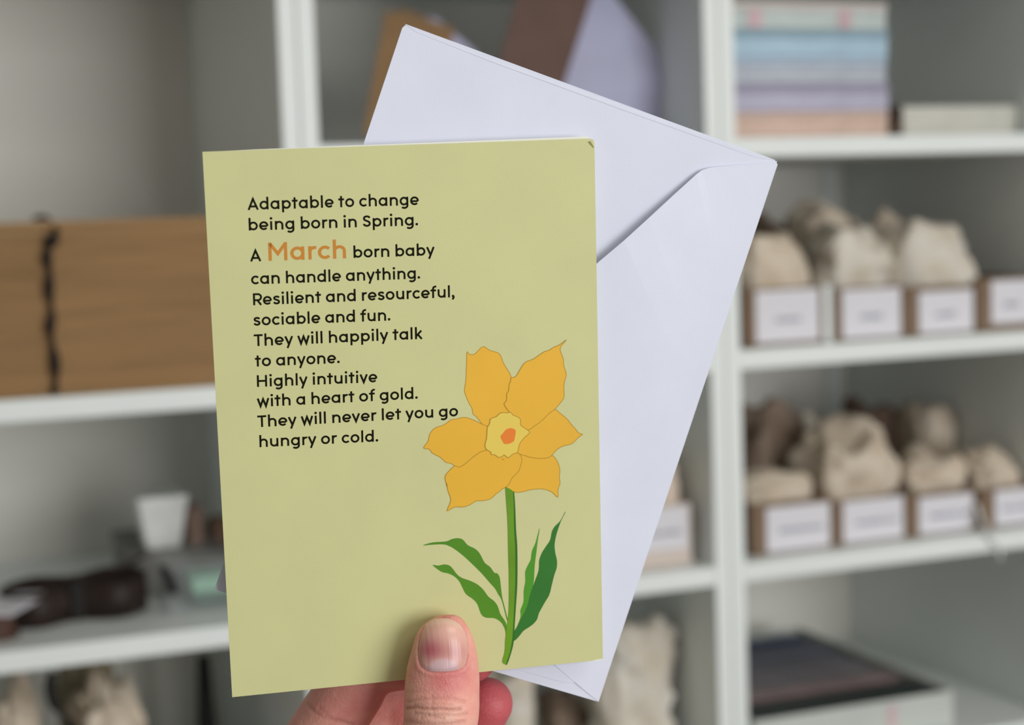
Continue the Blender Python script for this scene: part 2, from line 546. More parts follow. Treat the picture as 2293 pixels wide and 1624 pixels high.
for i in range(npr):
    c, nm = cols[min(9, int((i / npr) ** 0.9 * 10))]
    y = .010 + i * (d - .03) / npr
    hx = h * (0.97 + 0.05 * random.Random(i).random()) - .003
    rot = Matrix.Rotation(-0.16, 4, 'X')
    ws = w - .012 - (0 if i < 3 else 0.012 * random.Random(i + 50).random())
    o = box('art_print', (0, 0, 0), (ws - .004, 0.0105, hx), mat('print_' + nm.replace(' ', '_'), c, .45, .15, 30))
    o.matrix_world = Matrix.Translation((a.x + .004, Yx + y, ZD + .0006 + k + .001)) @ rot
    tag(o, nm + ' art print, ' + ORD[i] + ' from the front of the open white box', 'print', 'art prints filed in the open white box')

# white hanging strap over the lower bin shelf
bm = bmesh.new()
tube(bm, crom([at(2186, 1128, 1.418), at(2200, 1165, 1.408), at(2218, 1205, 1.395), at(2238, 1232, 1.3945), at(2240, 1252, 1.3945)]), [0.002] * 24 + [.003], 8, .5)
o = bm_obj('tag_string', bm, mat('white_plastic', (222, 224, 222), .4), smooth=True)
tag(o, 'white plastic strap dangling over the lower bin shelf edge', 'strap')


# ------------------------------------------------------------------ kraft bundle
Yk = 1.415
kx0, kx1 = XL0 + T + .002, at(470, 600, Yk).x + .03
kh = (at(240, 492, Yk).z - ZB)
t = thing('kraft_bundle', 'thick brown kraft paper bundle bound by a black elastic band', 'paper', (kx0, Yk, ZB + .0004))
bm = bmesh.new()
rnd = random.Random(4)
nlay = 46
sx_ = at(108, 600, Yk).x - kx0
for i in range(nlay):
    z0, z1 = kh * i / nlay, kh * (i + .86) / nlay
    j = rnd.uniform(-.0012, .0012)
    add_box(bm, (0, .002 + j, z0), (sx_ - .0005, .23, z1))
    j = rnd.uniform(-.0012, .0012)
    add_box(bm, (sx_ + .0005, j, z0), (kx1 - kx0 - rnd.uniform(0, .004), .23, z1 + .0001))
o = bm_obj('paper_layers', bm, M_kraft, t)
o['kind'] = 'stuff'
bm = bmesh.new()
L0 = Vector((kx0, Yk, ZB + .0004))
band = [at(80, 500, Yk + .05), at(105, 503, Yk + .02), at(124, 515, Yk), at(112, 545, Yk - .003), at(106, 575, Yk - .004), at(113, 610, Yk - .004), at(111, 650, Yk - .004),
        at(117, 700, Yk - .004), at(113, 740, Yk - .004), at(122, 790, Yk - .004), at(126, 840, Yk - .004), at(123, 880, Yk - .003)]
band[0].z = band[1].z = ZB + kh + .003
pb_ = crom(band, 5)
rr = [0.0028 + 0.0012 * math.sin(i * 0.7) + (0.0022 if 12 < i < 17 else 0) for i in range(len(pb_))]
tube(bm, [p - L0 for p in pb_], rr, 10, 0.6)
bm_obj('elastic_band', bm, M_black, t, True)
bm = bmesh.new()
bmesh.ops.create_uvsphere(bm, u_segments=14, v_segments=8, radius=1)
kn = at(116, 540, Yk - .004) - L0
bmesh.ops.transform(bm, matrix=Matrix.Translation(kn) @ Matrix.Diagonal((.0062, .004, .0048, 1)), verts=bm.verts)
bm_obj('knot', bm, M_black, t, True)

# ------------------------------------------------------------------ dark ribbon hank
pc = on(170, 1385, ZC)
t = thing('ribbon_hank', 'hank of dark brown ribbon tied at its middle', 'ribbon', (pc.x, pc.y, ZC + .0004), 0.0)


def strip(bm, pts, h, th=.0006, z0=0.0):
    vs = []
    n = len(pts)
    for i, p in enumerate(pts):
        q = pts[(i + 1) % n] - pts[i - 1]
        nr = Vector((-q.y, q.x, 0)).normalized() * th
        vs.append([bm.verts.new((p.x + nr.x, p.y + nr.y, z0 + p.z)), bm.verts.new((p.x + nr.x, p.y + nr.y, z0 + p.z + h)),
                   bm.verts.new((p.x - nr.x, p.y - nr.y, z0 + p.z + h)), bm.verts.new((p.x - nr.x, p.y - nr.y, z0 + p.z))])
    for i in range(n):
        a_, b_ = vs[i], vs[(i + 1) % n]
        for k_ in range(4):
            bm.faces.new((a_[k_], b_[k_], b_[(k_ + 1) % 4], a_[(k_ + 1) % 4]))


wl = (at(330, 1300, pc.y).x - at(0, 1300, pc.y).x) / 2
hz = 0.030
for i in range(7):
    bm = bmesh.new()
    f_ = 1 - i * .1
    P = []
    for j in range(12):
        th = 2 * PI * j / 12
        pin = 1 - 0.72 * math.exp(-(math.cos(th) / .3) ** 2)
        P.append(Vector((math.cos(th) * wl * (f_ * .1 + .9), math.sin(th) * .030 * f_ * pin, 0.006 * max(0, math.sin(th)) * f_ + .004 * max(0, math.cos(th)))))
    strip(bm, crom(P, 4, True), hz - .001 * i, .0007)
    bm_obj('ribbon_loop', bm, M_darkbrown, t, True)
box('tie_band', (-.006, -.014, 0), (.007, .014, hz + .003), M_black, t, .003)
# loose ribbon tail rising to the right
bm = bmesh.new()
L0 = Vector((pc.x, pc.y, ZC + .0004))
tube(bm, [p - L0 for p in crom([at(215, 1285, pc.y + .01), at(250, 1280, pc.y + .005), at(285, 1265, pc.y), at(322, 1245, pc.y + .01)])], .0032, 8, .6)
bm_obj('ribbon_tail', bm, M_darkbrown, t, True)

# pieces at the far left edge
pw = on(0, 1420, ZC)
t = thing('ribbon_spool', 'reddish brown spool at the picture edge near the ribbon hank', 'spool', (at(-8, 1410, 1.43).x, 1.455, ZC + .0004))
for nm, r0, z0_, z1_ in (('flange', .020, 0, .003), ('wound_ribbon', .017, .003, .020), ('flange', .020, .020, .023)):
    bm = bmesh.new()
    bmesh.ops.create_cone(bm, cap_ends=True, segments=28, radius1=r0, radius2=r0, depth=z1_ - z0_)
    bmesh.ops.translate(bm, vec=(0, 0, (z0_ + z1_) / 2), verts=bm.verts)
    bm_obj(nm, bm, mat('rust_brown', (92, 66, 56), .6, .1), t, False)
pv = at(-20, 1345, 1.46)
t = thing('folded_leaflet', 'white folded leaflet resting on the brown spool', 'leaflet', (at(0, 1350, 1.45).x, 1.447, ZC + .024))
box('leaf_sheet', (-.035, -.02, 0), (.018, .06, .0012), M_label, t, 0, Matrix.Rotation(-.5, 4, 'Z'))
box('leaf_sheet', (-.033, -.018, .0016), (.016, .058, .0028), M_label, t, 0, Matrix.Rotation(-.45, 4, 'Z'))

# ------------------------------------------------------------------ clear box with contents
M_clear = mat('clear_acrylic', (222, 228, 228), 0.08, 0.0, 5, transmission=0.0, alpha=0.09, spec=.4)
pA, pB_ = on(372, 1418, ZC), on(500, 1402, ZC)
cyk = 1.455
cx0, cx1 = at(372, 1300, cyk).x, at(560, 1300, cyk).x
chz = at(420, 1262, cyk).z - ZC
t = thing('clear_box', 'clear plastic box holding a mint green carton', 'container', (cx0, cyk, ZC + .0004))
k = .0016
cd, cw = .13, cx1 - cx0
box('box_base', (0, 0, 0), (cw, cd, k), M_clear, t)
box('front_pane', (0, 0, k), (cw, k, chz), M_clear, t)
box('side_pane', (0, k, k), (k, cd, chz), M_clear, t)
box('side_pane', (cw - k, k, k), (cw, cd, chz), M_clear, t)
box('rear_pane', (0, cd, k), (cw, cd + k, chz), M_clear, t)
box('box_lid', (-.001, -.001, chz), (cw + .001, cd + .003, chz + .002), M_clear, t)
gx0, gx1 = at(432, 1320, cyk + .02).x, at(520, 1320, cyk + .02).x
t = thing('mint_carton', 'mint green carton with a dark green base inside the clear box', 'carton', (gx0, cyk + .02, ZC + .0026))
gh = at(470, 1290, cyk + .02).z - ZC - .003
box('carton_base', (0, 0, 0), (gx1 - gx0, .04, gh * .45), mat('bottle_green', (70, 100, 84), .6, .1), t, .001)
box('carton_top', (0, 0, gh * .45), (gx1 - gx0, .04, gh), mat('mint', (150, 196, 170), .6, .06), t, .001)
bm = bmesh.new()
tube(bm, [at(364, 1268, 1.449), at(376, 1292, 1.4485), at(392, 1330, 1.448)], [.003, .0045, .0035], 10, .5)
o = bm_obj('marker_pen', bm, M_black, smooth=True)
for v in o.data.vertices:
    pass
tag(o, 'dark slim pen leaning against the clear box', 'pen')

# white tapered tub and tan cartons behind
cy2 = 1.56
tt = at(360, 1117, cy2)
zb_ = at(382, 1232, cy2).z
# low riser tray that carries them
tx0, tx1 = at(300, 1240, cy2).x, XL1 - T - .004
t = thing('grey_tray', 'grey shallow crate under the white tub at the shelf back', 'crate', (tx0, 1.545, ZC + .0004))
rzh = zb_ - ZC - .001
M_tray = mat('grey_tray_plastic', (128, 126, 122), .6, .04)
box('tray_body', (0, 0, 0), (tx1 - tx0, .15, rzh * .8), M_tray, t, .003)
box('tray_rim', (-.002, -.002, rzh * .8), (tx1 - tx0 + .002, .152, rzh), M_tray, t, .002)
t = thing('white_tub', 'white tapered paper tub standing at the shelf back', 'tub', (at(370, 1200, cy2).x, cy2 + .025, zb_ + .0003))
bm = bmesh.new()
r1, r2 = (at(418, 1200, cy2).x - at(342, 1200, cy2).x) / 2, (at(416, 1200, cy2).x - at(305, 1200, cy2).x) / 2
hh = at(360, 1128, cy2).z - zb_
for r_a, r_b, z_a, z_b in ((r1, r2, 0, hh), (r2 * 1.05, r2 * 1.05, hh, hh + .005)):
    bm = bmesh.new()
    bmesh.ops.create_cone(bm, cap_ends=True, segments=4, radius1=r_a * 1.41, radius2=r_b * 1.41, depth=z_b - z_a)
    bmesh.ops.rotate(bm, matrix=Matrix.Rotation(PI / 4, 3, 'Z'), verts=bm.verts)
    bmesh.ops.translate(bm, vec=(0, 0, (z_a + z_b) / 2), verts=bm.verts)
    bmesh.ops.bevel(bm, geom=bm.edges[:], offset=.0012, segments=2, affect='EDGES')
    bm_obj('tub_body' if z_a == 0 else 'tub_lid', bm, mat('tub_white', (238, 238, 234), .5, .04, 60), t)
for i, (qa, qb, yt, c, lb) in enumerate(((424, 458, 1140, (136, 112, 98), 'pinkish tan carton beside the white tub'),
                                         (478, 520, 1168, (126, 98, 80), 'brown carton half hidden by the card edge'))):
    a, b = at(qa, 1200, cy2), at(qb, 1200, cy2)
    hx = at(qa, yt, cy2).z - zb_
    t = thing('tan_carton', lb, 'carton', (a.x, cy2, zb_ + .0003))
    mm = mat('tan_carton_%d' % i, c, .7, .08)
    box('carton_body', (0, 0, 0), (b.x - a.x, .03, hx * .8), mm, t, .001)
    box('carton_flap', (.0005, .0005, hx * .8), (b.x - a.x - .0005, .0295, hx), mm, t, .001)


# ------------------------------------------------------------------ fans of envelopes in the middle top compartment
def fan(px, py, Y, angs, wpx, hpx, m, name, labels, group, depth=.0010, gap=.0013, step=0.0):
    for i, an in enumerate(angs):
        # each one leans on its lower corner, which rests on the shelf
        piv = at(px + i * step, py, Y)
        s = at(px + 100, py, Y).x - at(px, py, Y).x
        w_, h_ = wpx * s / 100, hpx * s / 100
        piv.z = ZA + .0004
        t = thing(name, labels[i], 'envelope', (piv.x, Y + i * gap, piv.z), 0, group)
        R_ = Matrix.Rotation(math.radians(an), 4, 'Y')
        box('envelope_body', (-w_, 0, 0), (0, depth, h_), m, t, 0, R_)
        bm = bmesh.new()
        tri = ((.001 - w_, h_ - .001), (-.001, h_ - .001), (-w_ / 2, h_ * .66))
        fr_ = [bm.verts.new(R_ @ Vector((x, -.0003, z))) for x, z in tri]
        bk_ = [bm.verts.new(R_ @ Vector((x, 0, z))) for x, z in tri]
        bm.faces.new(fr_)
        bm.faces.new(bk_[::-1])
        for q in range(3):
            bm.faces.new((fr_[q], bk_[q], bk_[(q + 1) % 3], fr_[(q + 1) % 3]))
        bmesh.ops.recalc_face_normals(bm, faces=bm.faces[:])
        bm_obj('envelope_flap', bm, m, t)


M_lav = mat('lavender_paper', (180, 180, 206), .7, .03)
M_kf = mat('brown_kraft_paper', (106, 84, 76), .8, .06)
M_kf2 = mat('golden_kraft_paper', (140, 110, 76), .8, .06)
RK = ['most upright', 'second most upright', 'third most upright', 'fourth most upright', 'fifth most upright', 'sixth most upright',
      'fourth most tilted', 'third most tilted', 'second most tilted', 'most tilted']
fan(1348, 316, 1.482, [36 + i * 1.5 for i in range(10)], 278, 172, M_lav, 'white_envelope', ['pale lavender envelope, %s of the large fan' % q for q in RK], 'pale envelopes fanned on the top shelf', step=8.5)
fan(1221, 316, 1.468, [19, 21], 145, 415, M_kf, 'brown_envelope', ['brown kraft envelope leaning foremost against the large pale fan', 'brown kraft envelope tucked just behind the foremost brown one'], 'brown kraft envelopes leaning on the top shelf')
RK2 = RK[:4] + RK[-4:]
fan(978, 318, 1.50, [33.5 + i * .8 for i in range(8)], 170, 212, M_lav, 'white_envelope', ['pale envelope, %s of the small fan near the upright' % q for q in RK2], 'pale envelopes in the smaller fan', step=2.0)
fan(940, 320, 1.488, [13, 20], 126, 262, M_kf2, 'kraft_envelope', ['golden kraft envelope standing foremost at the small fan', 'golden kraft envelope tilted behind the foremost golden one'], 'golden kraft envelopes of the smaller fan')

# ================================================================== the card, in its own frame
def rotm(a):
    cx, cy, cz = np.cos(a)
    sx, sy, sz = np.sin(a)
    return np.array([[cz, -sz, 0], [sz, cz, 0], [0, 0, 1]]) @ np.array([[1, 0, 0], [0, cx, -sx], [0, sx, cx]]) @ np.array([[cy, 0, sy], [0, 1, 0], [-sy, 0, cy]])


RC = rotm(np.array([0.1674, -0.2174, -0.0249]))
TC = np.array([-0.0270, 0.0153, 0.4621])
_u, _v, _w = c2w(RC[:, 0]), c2w(-RC[:, 1]), c2w(-RC[:, 2])     # right, up, towards the viewer
_o = c2w(TC)
CARD = Matrix(((_u.x, _v.x, _w.x, _o.x), (_u.y, _v.y, _w.y, _o.y), (_u.z, _v.z, _w.z, _o.z + CAMZ), (0, 0, 0, 1)))


def cp(px, py, w=0.0):
    """card-frame point (metres) at height w over the card plane, under a pixel"""
    d = np.array([(px - CX) / F, (py - CY) / F, 1.0])
    n = RC[:, 2]
    o = TC - n * w
    P = d * (n @ o) / (n @ d)
    q = RC.T @ (P - TC)
    return Vector((q[0], -q[1], -q[2]))


def to_px(p):
    P = RC @ np.array([p[0], -p[1], -p[2]]) + TC
    return P[0] / P[2] * F + CX, P[1] / P[2] * F + CY


M_card = mat('sage_card', (212, 211, 154), 0.5, 0.018, 40, bump=0.05, bscale=1500, spec=.25)
M_core = mat('card_core', (240, 240, 226), 0.7, 0.01)
card = thing('greeting_card', 'pale green greeting card printed with a poem and yellow daffodil', 'card', (0, 0, 0))
card.matrix_world = CARD
TH = 0.00034


def prism(name, pts, w0, w1, m, parent, side=None, mw=None):
    """flat polygon (card frame) with thickness; pts clockwise or not; w may be per-vertex lists"""
    n = len(pts)
    a0 = w0 if isinstance(w0, (list, tuple)) else [w0] * n
    a1 = w1 if isinstance(w1, (list, tuple)) else [w1] * n
    V_ = [(p[0], p[1], a1[i]) for i, p in enumerate(pts)] + [(p[0], p[1], a0[i]) for i, p in enumerate(pts)]
    tri = tessellate_polygon([[Vector((p[0], p[1], 0)) for p in pts]])
    Fs = []
    for t_ in tri:
        a, b, c = (Vector(V_[k]) for k in t_)
        t_ = tuple(t_) if (b - a).cross(c - a).z > 0 else tuple(t_)[::-1]
        Fs.append(t_)
        Fs.append(tuple(k + n for k in t_[::-1]))
    nf = len(Fs)
    for i in range(n):
        Fs.append((i, (i + 1) % n, (i + 1) % n + n, i + n))
    me = bpy.data.meshes.new(name)
    me.from_pydata(V_, [], Fs)
    me.materials.append(m)
    if side:
        me.materials.append(side)
        for i, p in enumerate(me.polygons):
            if i >= nf:
                p.material_index = 1
    me.update()
    o = bpy.data.objects.new(name, me)
    COL.objects.link(o)
    o.parent = parent
    return o


CW, CH = 0.105, 0.148
# front leaf with a nicked corner
fr = [(-CW / 2, -CH / 2), (CW / 2 - .0002, -CH / 2), (CW / 2, -CH / 2 + .0002), (CW / 2, CH / 2 - .0012), (CW / 2 - .0004, CH / 2 - .0002), (CW / 2 - .0012, CH / 2), (-CW / 2, CH / 2)]
prism('front_leaf', fr, -TH, 0.0, M_card, card, M_core)
# back leaf: hinged on the opening side, skewed a touch upwards so its white inside shows
bk = [(-CW / 2 + .0003, -CH / 2), (CW / 2 - .0012, -CH / 2 + .0006), (CW / 2 - .0014, CH / 2 + .00062), (-CW / 2 + .014, CH / 2 + .00015), (-CW / 2 + .0003, CH / 2 - .0001)]
prism('back_leaf', bk, [-.00078, -.0013, -.0013, -.0009, -.00078], [-.00044, -.0010, -.0010, -.0006, -.00044], M_core, card, M_core)
# worn corner crease and scuffs
e = [cp(1316, 318), cp(1322, 316), cp(1330, 330), cp(1328, 331)]
prism('corner_crease', e, .00001, .00006, mat('crease_shade', (150, 150, 92), .7), card)
e = [cp(1325, 1480.5), cp(1349, 1478), cp(1349, 1475.5), cp(1335, 1477.3)]
prism('edge_scuff', e, .00001, .00005, M_core, card)

# ------------------------------------------------------------------ lettering drawn as strokes
S = 4.5


def arc(cx, cy, rx, a0, a1, ry=None, n=18):
    ry = ry or rx
    k = max(4, int(n * abs(a1 - a0) / 180))
    return [(cx + rx * math.cos(math.radians(a0 + (a1 - a0) * i / k)), cy + ry * math.sin(math.radians(a0 + (a1 - a0) * i / k))) for i in range(k + 1)]


def circ(cx, cy, r):
    return ('c', arc(cx, cy, r, 0, 350, n=36)[:-1] if False else [(cx + r * math.cos(2 * PI * i / 48), cy + r * math.sin(2 * PI * i / 48)) for i in range(48)])


def dot(cx, cy, r):
    return ('d', [(cx + r * math.cos(2 * PI * i / 20), cy + r * math.sin(2 * PI * i / 20)) for i in range(20)])


def sm(p):
    return [tuple(q)[:2] for q in crom([(x, y, 0) for x, y in p], 5)]


XH = 19.8
s_ = [(13.9, 15.3), (11.4, 17.3), (8.2, 17.8), (4.7, 17.0), (3.1, 14.7), (4.3, 12.1), (8.2, 10.3), (12.0, 8.7), (13.6, 6.0), (12.2, 3.2), (8.4, 2.1), (4.8, 2.9), (1.8, 5.2)]
G = {   # width, left bearing, right bearing, strokes
    'o': (20.1, 1.4, 1.4, [circ(10.05, 10, 7.8)]),
    'b': (19.8, 2.7, 1.4, [[(2.3, 0), (2.3, 28.5)], circ(9.9, 10, 7.65)]),
    'd': (19.8, 1.4, 2.7, [[(17.5, 0), (17.5, 28.5)], circ(9.9, 10, 7.65)]),
    'a': (19.8, 1.4, 2.7, [[(17.5, 0), (17.5, XH)], circ(9.9, 10, 7.65)]),
    'p': (19.8, 2.7, 1.4, [[(2.3, -7.6), (2.3, XH)], circ(9.9, 10, 7.65)]),
    'g': (19.8, 1.4, 2.7, [[(17.5, XH), (17.5, 0)] + arc(10.6, 0, 6.9, 0, -142, 5.6), circ(9.9, 10, 7.65)]),
    'c': (17.6, 1.4, 0.9, [arc(10.0, 10, 7.75, 42, 318)]),
    'e': (19.4, 1.4, 1.4, [arc(9.9, 10, 7.75, -6, 318), [(2.4, 9.2), (17.5, 9.2)]]),
    'h': (18.5, 2.7, 2.5, [[(2.3, 0), (2.3, 28.5)], [(2.3, 10)] + arc(9.25, 11.2, 6.95, 180, 0, 6.5) + [(16.2, 0)]]),
    'n': (18.5, 2.7, 2.5, [[(2.3, 0), (2.3, XH)], [(2.3, 10)] + arc(9.25, 11.2, 6.95, 180, 0, 6.5) + [(16.2, 0)]]),
    'u': (18.5, 2.5, 2.7, [[(2.3, XH)] + arc(9.25, 8.7, 6.95, 180, 360, 6.5) + [(16.2, 10)], [(16.2, 0), (16.2, XH)]]),
    'r': (11.8, 2.7, 0.4, [[(2.3, 0), (2.3, XH)], [(2.3, 10)] + arc(9.2, 11.2, 6.9, 180, 72, 6.5)]),
    'i': (4.6, 2.9, 2.9, [[(2.3, 0), (2.3, XH)], dot(2.3, 26.0, 2.9)]),
    'l': (4.6, 2.7, 2.7, [[(2.3, 0), (2.3, 28.5)]]),
    't': (12.9, 0.9, 0.9, [[(6.2, 0), (6.2, 25.6)], [(0, 17.9), (12.9, 17.9)]]),
    'f': (13.6, 0.9, 0.2, [[(5.9, 0), (5.9, 21.0)] + arc(11.3, 21.2, 5.4, 180, 68, 5.4), [(0, 17.7), (12.8, 17.7)]]),
    'k': (16.6, 2.7, 0.6, [[(2.3, 0), (2.3, 28.5)], [(2.3, 6.6), (14.6, XH)], [(6.8, 10.6), (15.4, 0)]]),
    'v': (18.4, 0.5, 0.5, [[(1.9, XH), (9.2, 1.4), (16.5, XH)]]),
    'y': (18.8, 0.5, 0.5, [[(1.9, XH), (9.5, 1.6)], [(17.0, XH), (6.2, -7.6)]]),
    'w': (27.2, 0.5, 0.5, [[(1.9, XH), (7.7, 1.7), (13.6, 17.6), (19.5, 1.7), (25.3, XH)]]),
    's': (15.8, 1.3, 1.3, [sm(s_)]),
    'A': (24.2, 0.6, 0.6, [[(2.0, 0), (12.1, 24.4), (22.2, 0)], [(5.2, 7.6), (19, 7.6)]]),
    'S': (18.6, 1.4, 1.4, [sm([(x * 1.19, y * 1.37 - .3) for x, y in s_])]),
    'T': (19.6, 0.8, 0.8, [[(0, 24.9), (19.6, 24.9)], [(9.8, 0), (9.8, 25)]]),
    'H': (22.6, 2.8, 2.8, [[(2.3, 0), (2.3, 27.2)], [(20.3, 0), (20.3, 27.2)], [(2.3, 13.6), (20.3, 13.6)]]),
    'R': (19.6, 2.8, 0.8, [[(2.3, 0), (2.3, 27.2)], [(2.3, 24.9), (10.8, 24.9)] + arc(11.0, 18.1, 6.8, 88, -90) + [(2.3, 11.3)], [(9.6, 11.3), (17.6, 0)]]),
    'M': (26.4, 2.8, 2.8, [[(2.3, 0), (2.3, 23.8), (13.2, 9.6), (24.1, 23.8), (24.1, 0)]]),
    '.': (6.0, 1.2, 1.2, [dot(3.0, 3.0, 3.0)]),
    ',': (6.2, 0.8, 1.0, [dot(3.6, 3.0, 2.9), [(5.2, 2.6), (5.0, -0.6), (2.2, -4.8)]]),
    ' ': (8.6, 0, 0, []),
}
# squared tops for the pointed capitals
G['M'] = (26.4, 2.8, 2.8, [[(2.3, 0), (2.3, 27.0)], [(24.1, 0), (24.1, 27.0)], [(2.6, 25.2), (13.2, 10.2), (23.8, 25.2)]])


def ribbon(pts, wd_, closed=False):
    q_ = [pts[0]]
    for p in pts[1:]:
        if math.hypot(p[0] - q_[-1][0], p[1] - q_[-1][1]) > 1e-7:
            q_.append(p)
    pts[:] = q_
    n = len(pts)
    P = [Vector((x, y)) for x, y in pts]
    Lf, Rt = [], []
    for i in range(n):
        if closed or 0 < i < n - 1:
            d0 = (P[i] - P[i - 1]).normalized()
            d1 = (P[(i + 1) % n] - P[i]).normalized()
        else:
            d0 = d1 = (P[1] - P[0]).normalized() if i == 0 else (P[-1] - P[-2]).normalized()
        n0, n1 = Vector((-d0.y, d0.x)), Vector((-d1.y, d1.x))
        mt = (n0 + n1)
        mt = mt.normalized() if mt.length > 1e-6 else n0
        k = wd_ / 2 / max(.3, mt.dot(n0))
        Lf.append(P[i] + mt * k)
        Rt.append(P[i] - mt * k)
    return Lf, Rt


def layout(text):
    x, out = 0.0, []
    for ch in text:
        w_, l_, r_, st = G[ch]
        x += l_ if out or x > 0 else 0
        out.append((x, st))
        x += w_ + r_
        last = r_
    return out, x - last


def write(text, p0, p1, unit, m, w=0.00002, name='lettering', s_w=None):
    """text whose ink runs between two baseline pixels on the card"""
    A_, B_ = cp(*p0), cp(*p1)
    glyphs, total = layout(text)
    ex = (B_ - A_).to_2d()
    kx = ex.length / total
    ex.normalize()
    ey = Vector((-ex.y, ex.x))
    V_, F_ = [], []
    sw = s_w or S

    lv = [w]

    def pt(x, y):
        q = A_.to_2d() + ex * (x * kx) + ey * (y * unit)
        return (q.x, q.y, lv[0])
    for gx, strokes in glyphs:
        for st in strokes:
            b = len(V_)
            lv[0] = w + (.000006 if lv[0] == w else 0)
            if isinstance(st, tuple) and st[0] == 'd':
                V_ += [pt(gx + x, y) for x, y in st[1]]
                F_.append(tuple(range(b, b + len(st[1]))))
                continue
            cl = isinstance(st, tuple)
            P = st[1] if cl else st
            Lf, Rt = ribbon(P, sw, cl)
            n = len(P)
            V_ += [pt(gx + q.x, q.y) for q in Lf] + [pt(gx + q.x, q.y) for q in Rt]
            for i in range(n if cl else n - 1):
                j = (i + 1) % n
                F_.append((b + i, b + n + i, b + n + j, b + j))
    return V_, F_


M_ink = mat('black_ink', (22, 20, 6), .6, .02, spec=.08)
M_orange = mat('orange_ink', (205, 136, 48), .5, .02)
U = (cp(554, 460) - cp(554, 489)).length / 29.0 * 1.0
lines = [
    ('Adaptable to change', (554.7, 470.4), (937.7, 459.3)),
    ('being born in Spring.', (557.3, 516.5), (936.3, 504.9)),
    ('A', (560.3, 585.8), (585.1, 585.0)),
    ('born baby', (791.8, 577.8), (973.2, 572.0)),
    ('can handle anything.', (562.6, 637.3), (940.9, 624.2)),
    ('Resilient and resourceful,', (567.1, 683.8), (1017, 665.8)),
    ('sociable and fun.', (567.6, 729.8), (874.3, 718.0)),
    ('They will happily talk', (568.9, 775.6), (945.8, 759.2)),
    ('to anyone.', (571.3, 821.3), (760.9, 813.4)),
    ('Highly intuitive', (575.6, 866.8), (844.6, 856.2)),
    ('with a heart of gold.', (575.8, 911.8), (935.6, 893.2)),
    ('They will never let you go', (577.0, 957.0), (1025.8, 932.2)),
    ('hungry or cold.', (581.2, 1001.8), (847.0, 989.0)),
]
for (tx, a, b) in lines:
    V_, F_ = write(tx, a, b, U, M_ink)
    o = mesh_obj('lettering', V_, F_, M_ink, card)
V_, F_ = write('March', (601.6, 584.4), (775.2, 578.6), U * 1.53, M_orange)
o = mesh_obj('lettering', V_, F_, M_orange, card)
o['label'] = 'large orange word in the poem'

# ------------------------------------------------------------------ the printed daffodil
def c2(p):
    return (880 + p[0] / 4.06, 720 + p[1] / 4.06)


def c3(p):
    return (920 + p[0] / 3.691, 1080 + p[1] / 3.691)


def shape(name, px, w, m, outline=None, ow=1.7, k=3):
    P = crom([cp(*q) for q in px], k, True)
    # keep pointed tips: add the original vertices through the spline
    pts = [(p.x, p.y) for p in P]
    tri = tessellate_polygon([[Vector((x, y, 0)) for x, y in pts]])
    Fs = []
    for t_ in tri:
        a, b, c = (Vector((*pts[i], 0)) for i in t_)
        Fs.append(tuple(t_) if (b - a).cross(c - a).z > 0 else tuple(t_)[::-1])
    o = mesh_obj(name, [(x, y, w) for x, y in pts], Fs, m, card)
    if outline:
        s = .0001195 * ow
        Lf, Rt = ribbon(pts, s, True)
        n = len(pts)
        V_ = [(q.x, q.y, w + .000006) for q in Lf] + [(q.x, q.y, w + .000006) for q in Rt]
        mesh_obj('outline', V_, [(i, n + i, n + (i + 1) % n, (i + 1) % n) for i in range(n)], outline, o)
    return o


M_pet = mat('petal_yellow', (240, 185, 56), .5, .02)
M_cor = mat('corona_yellow', (238, 209, 92), .5, .02)
M_cen = mat('centre_orange', (240, 133, 46), .5, .02)
M_line = mat('ochre_line', (188, 146, 40), .5, .02)
g1 = mat('leaf_green', (84, 143, 28), .5, .04, 60)
g2 = mat('leaf_mid_green', (80, 155, 36), .5, .04, 60)
g3 = mat('leaf_deep_green', (50, 122, 40), .5, .06, 50)
g4 = mat('stem_green', (108, 158, 26), .5, .1, 60)
g5 = mat('stem_dark_green', (46, 110, 26), .5, .03, 60)
TL = [(672, 280), (690, 297), (715, 303), (745, 295), (775, 265), (800, 240), (828, 230), (850, 243), (880, 262), (930, 277), (965, 293), (985, 325), (1000, 370), (1035, 430), (1060, 470), (1075, 513), (1070, 545), (1057, 570), (1052, 630), (1035, 655), (1033, 715), (1012, 745), (1025, 780), (1065, 830), (980, 900), (865, 960), (825, 942), (800, 920), (770, 880), (745, 855), (727, 840), (718, 790), (690, 740), (660, 670), (650, 620), (662, 540), (668, 400)]
TR = [(1075, 513), (1100, 508), (1125, 490), (1165, 420), (1205, 370), (1270, 345), (1330, 305), (1375, 275), (1420, 262), (1455, 238), (1510, 215), (1545, 190), (1573, 170), (1535, 215), (1520, 245), (1525, 280), (1548, 340), (1552, 400), (1575, 480), (1560, 540), (1553, 600), (1555, 680), (1540, 715), (1500, 765), (1465, 803), (1420, 835), (1370, 885), (1330, 920), (1285, 950), (1230, 985), (1150, 950), (1080, 860), (1065, 830), (1025, 780), (1012, 745), (1033, 715), (1035, 655), (1052, 630), (1057, 570), (1070, 545)]
RR = [(1230, 985), (1285, 950), (1330, 920), (1370, 885), (1420, 835), (1465, 803), (1485, 805), (1520, 835), (1580, 885), (1620, 935), (1660, 980), (1690, 1015), (1722, 1027), (1690, 1050), (1640, 1100), (1610, 1117), (1540, 1135), (1490, 1165), (1445, 1215), (1410, 1238), (1340, 1245), (1270, 1238), (1200, 1220), (1130, 1190), (1120, 1110), (1180, 1050)]
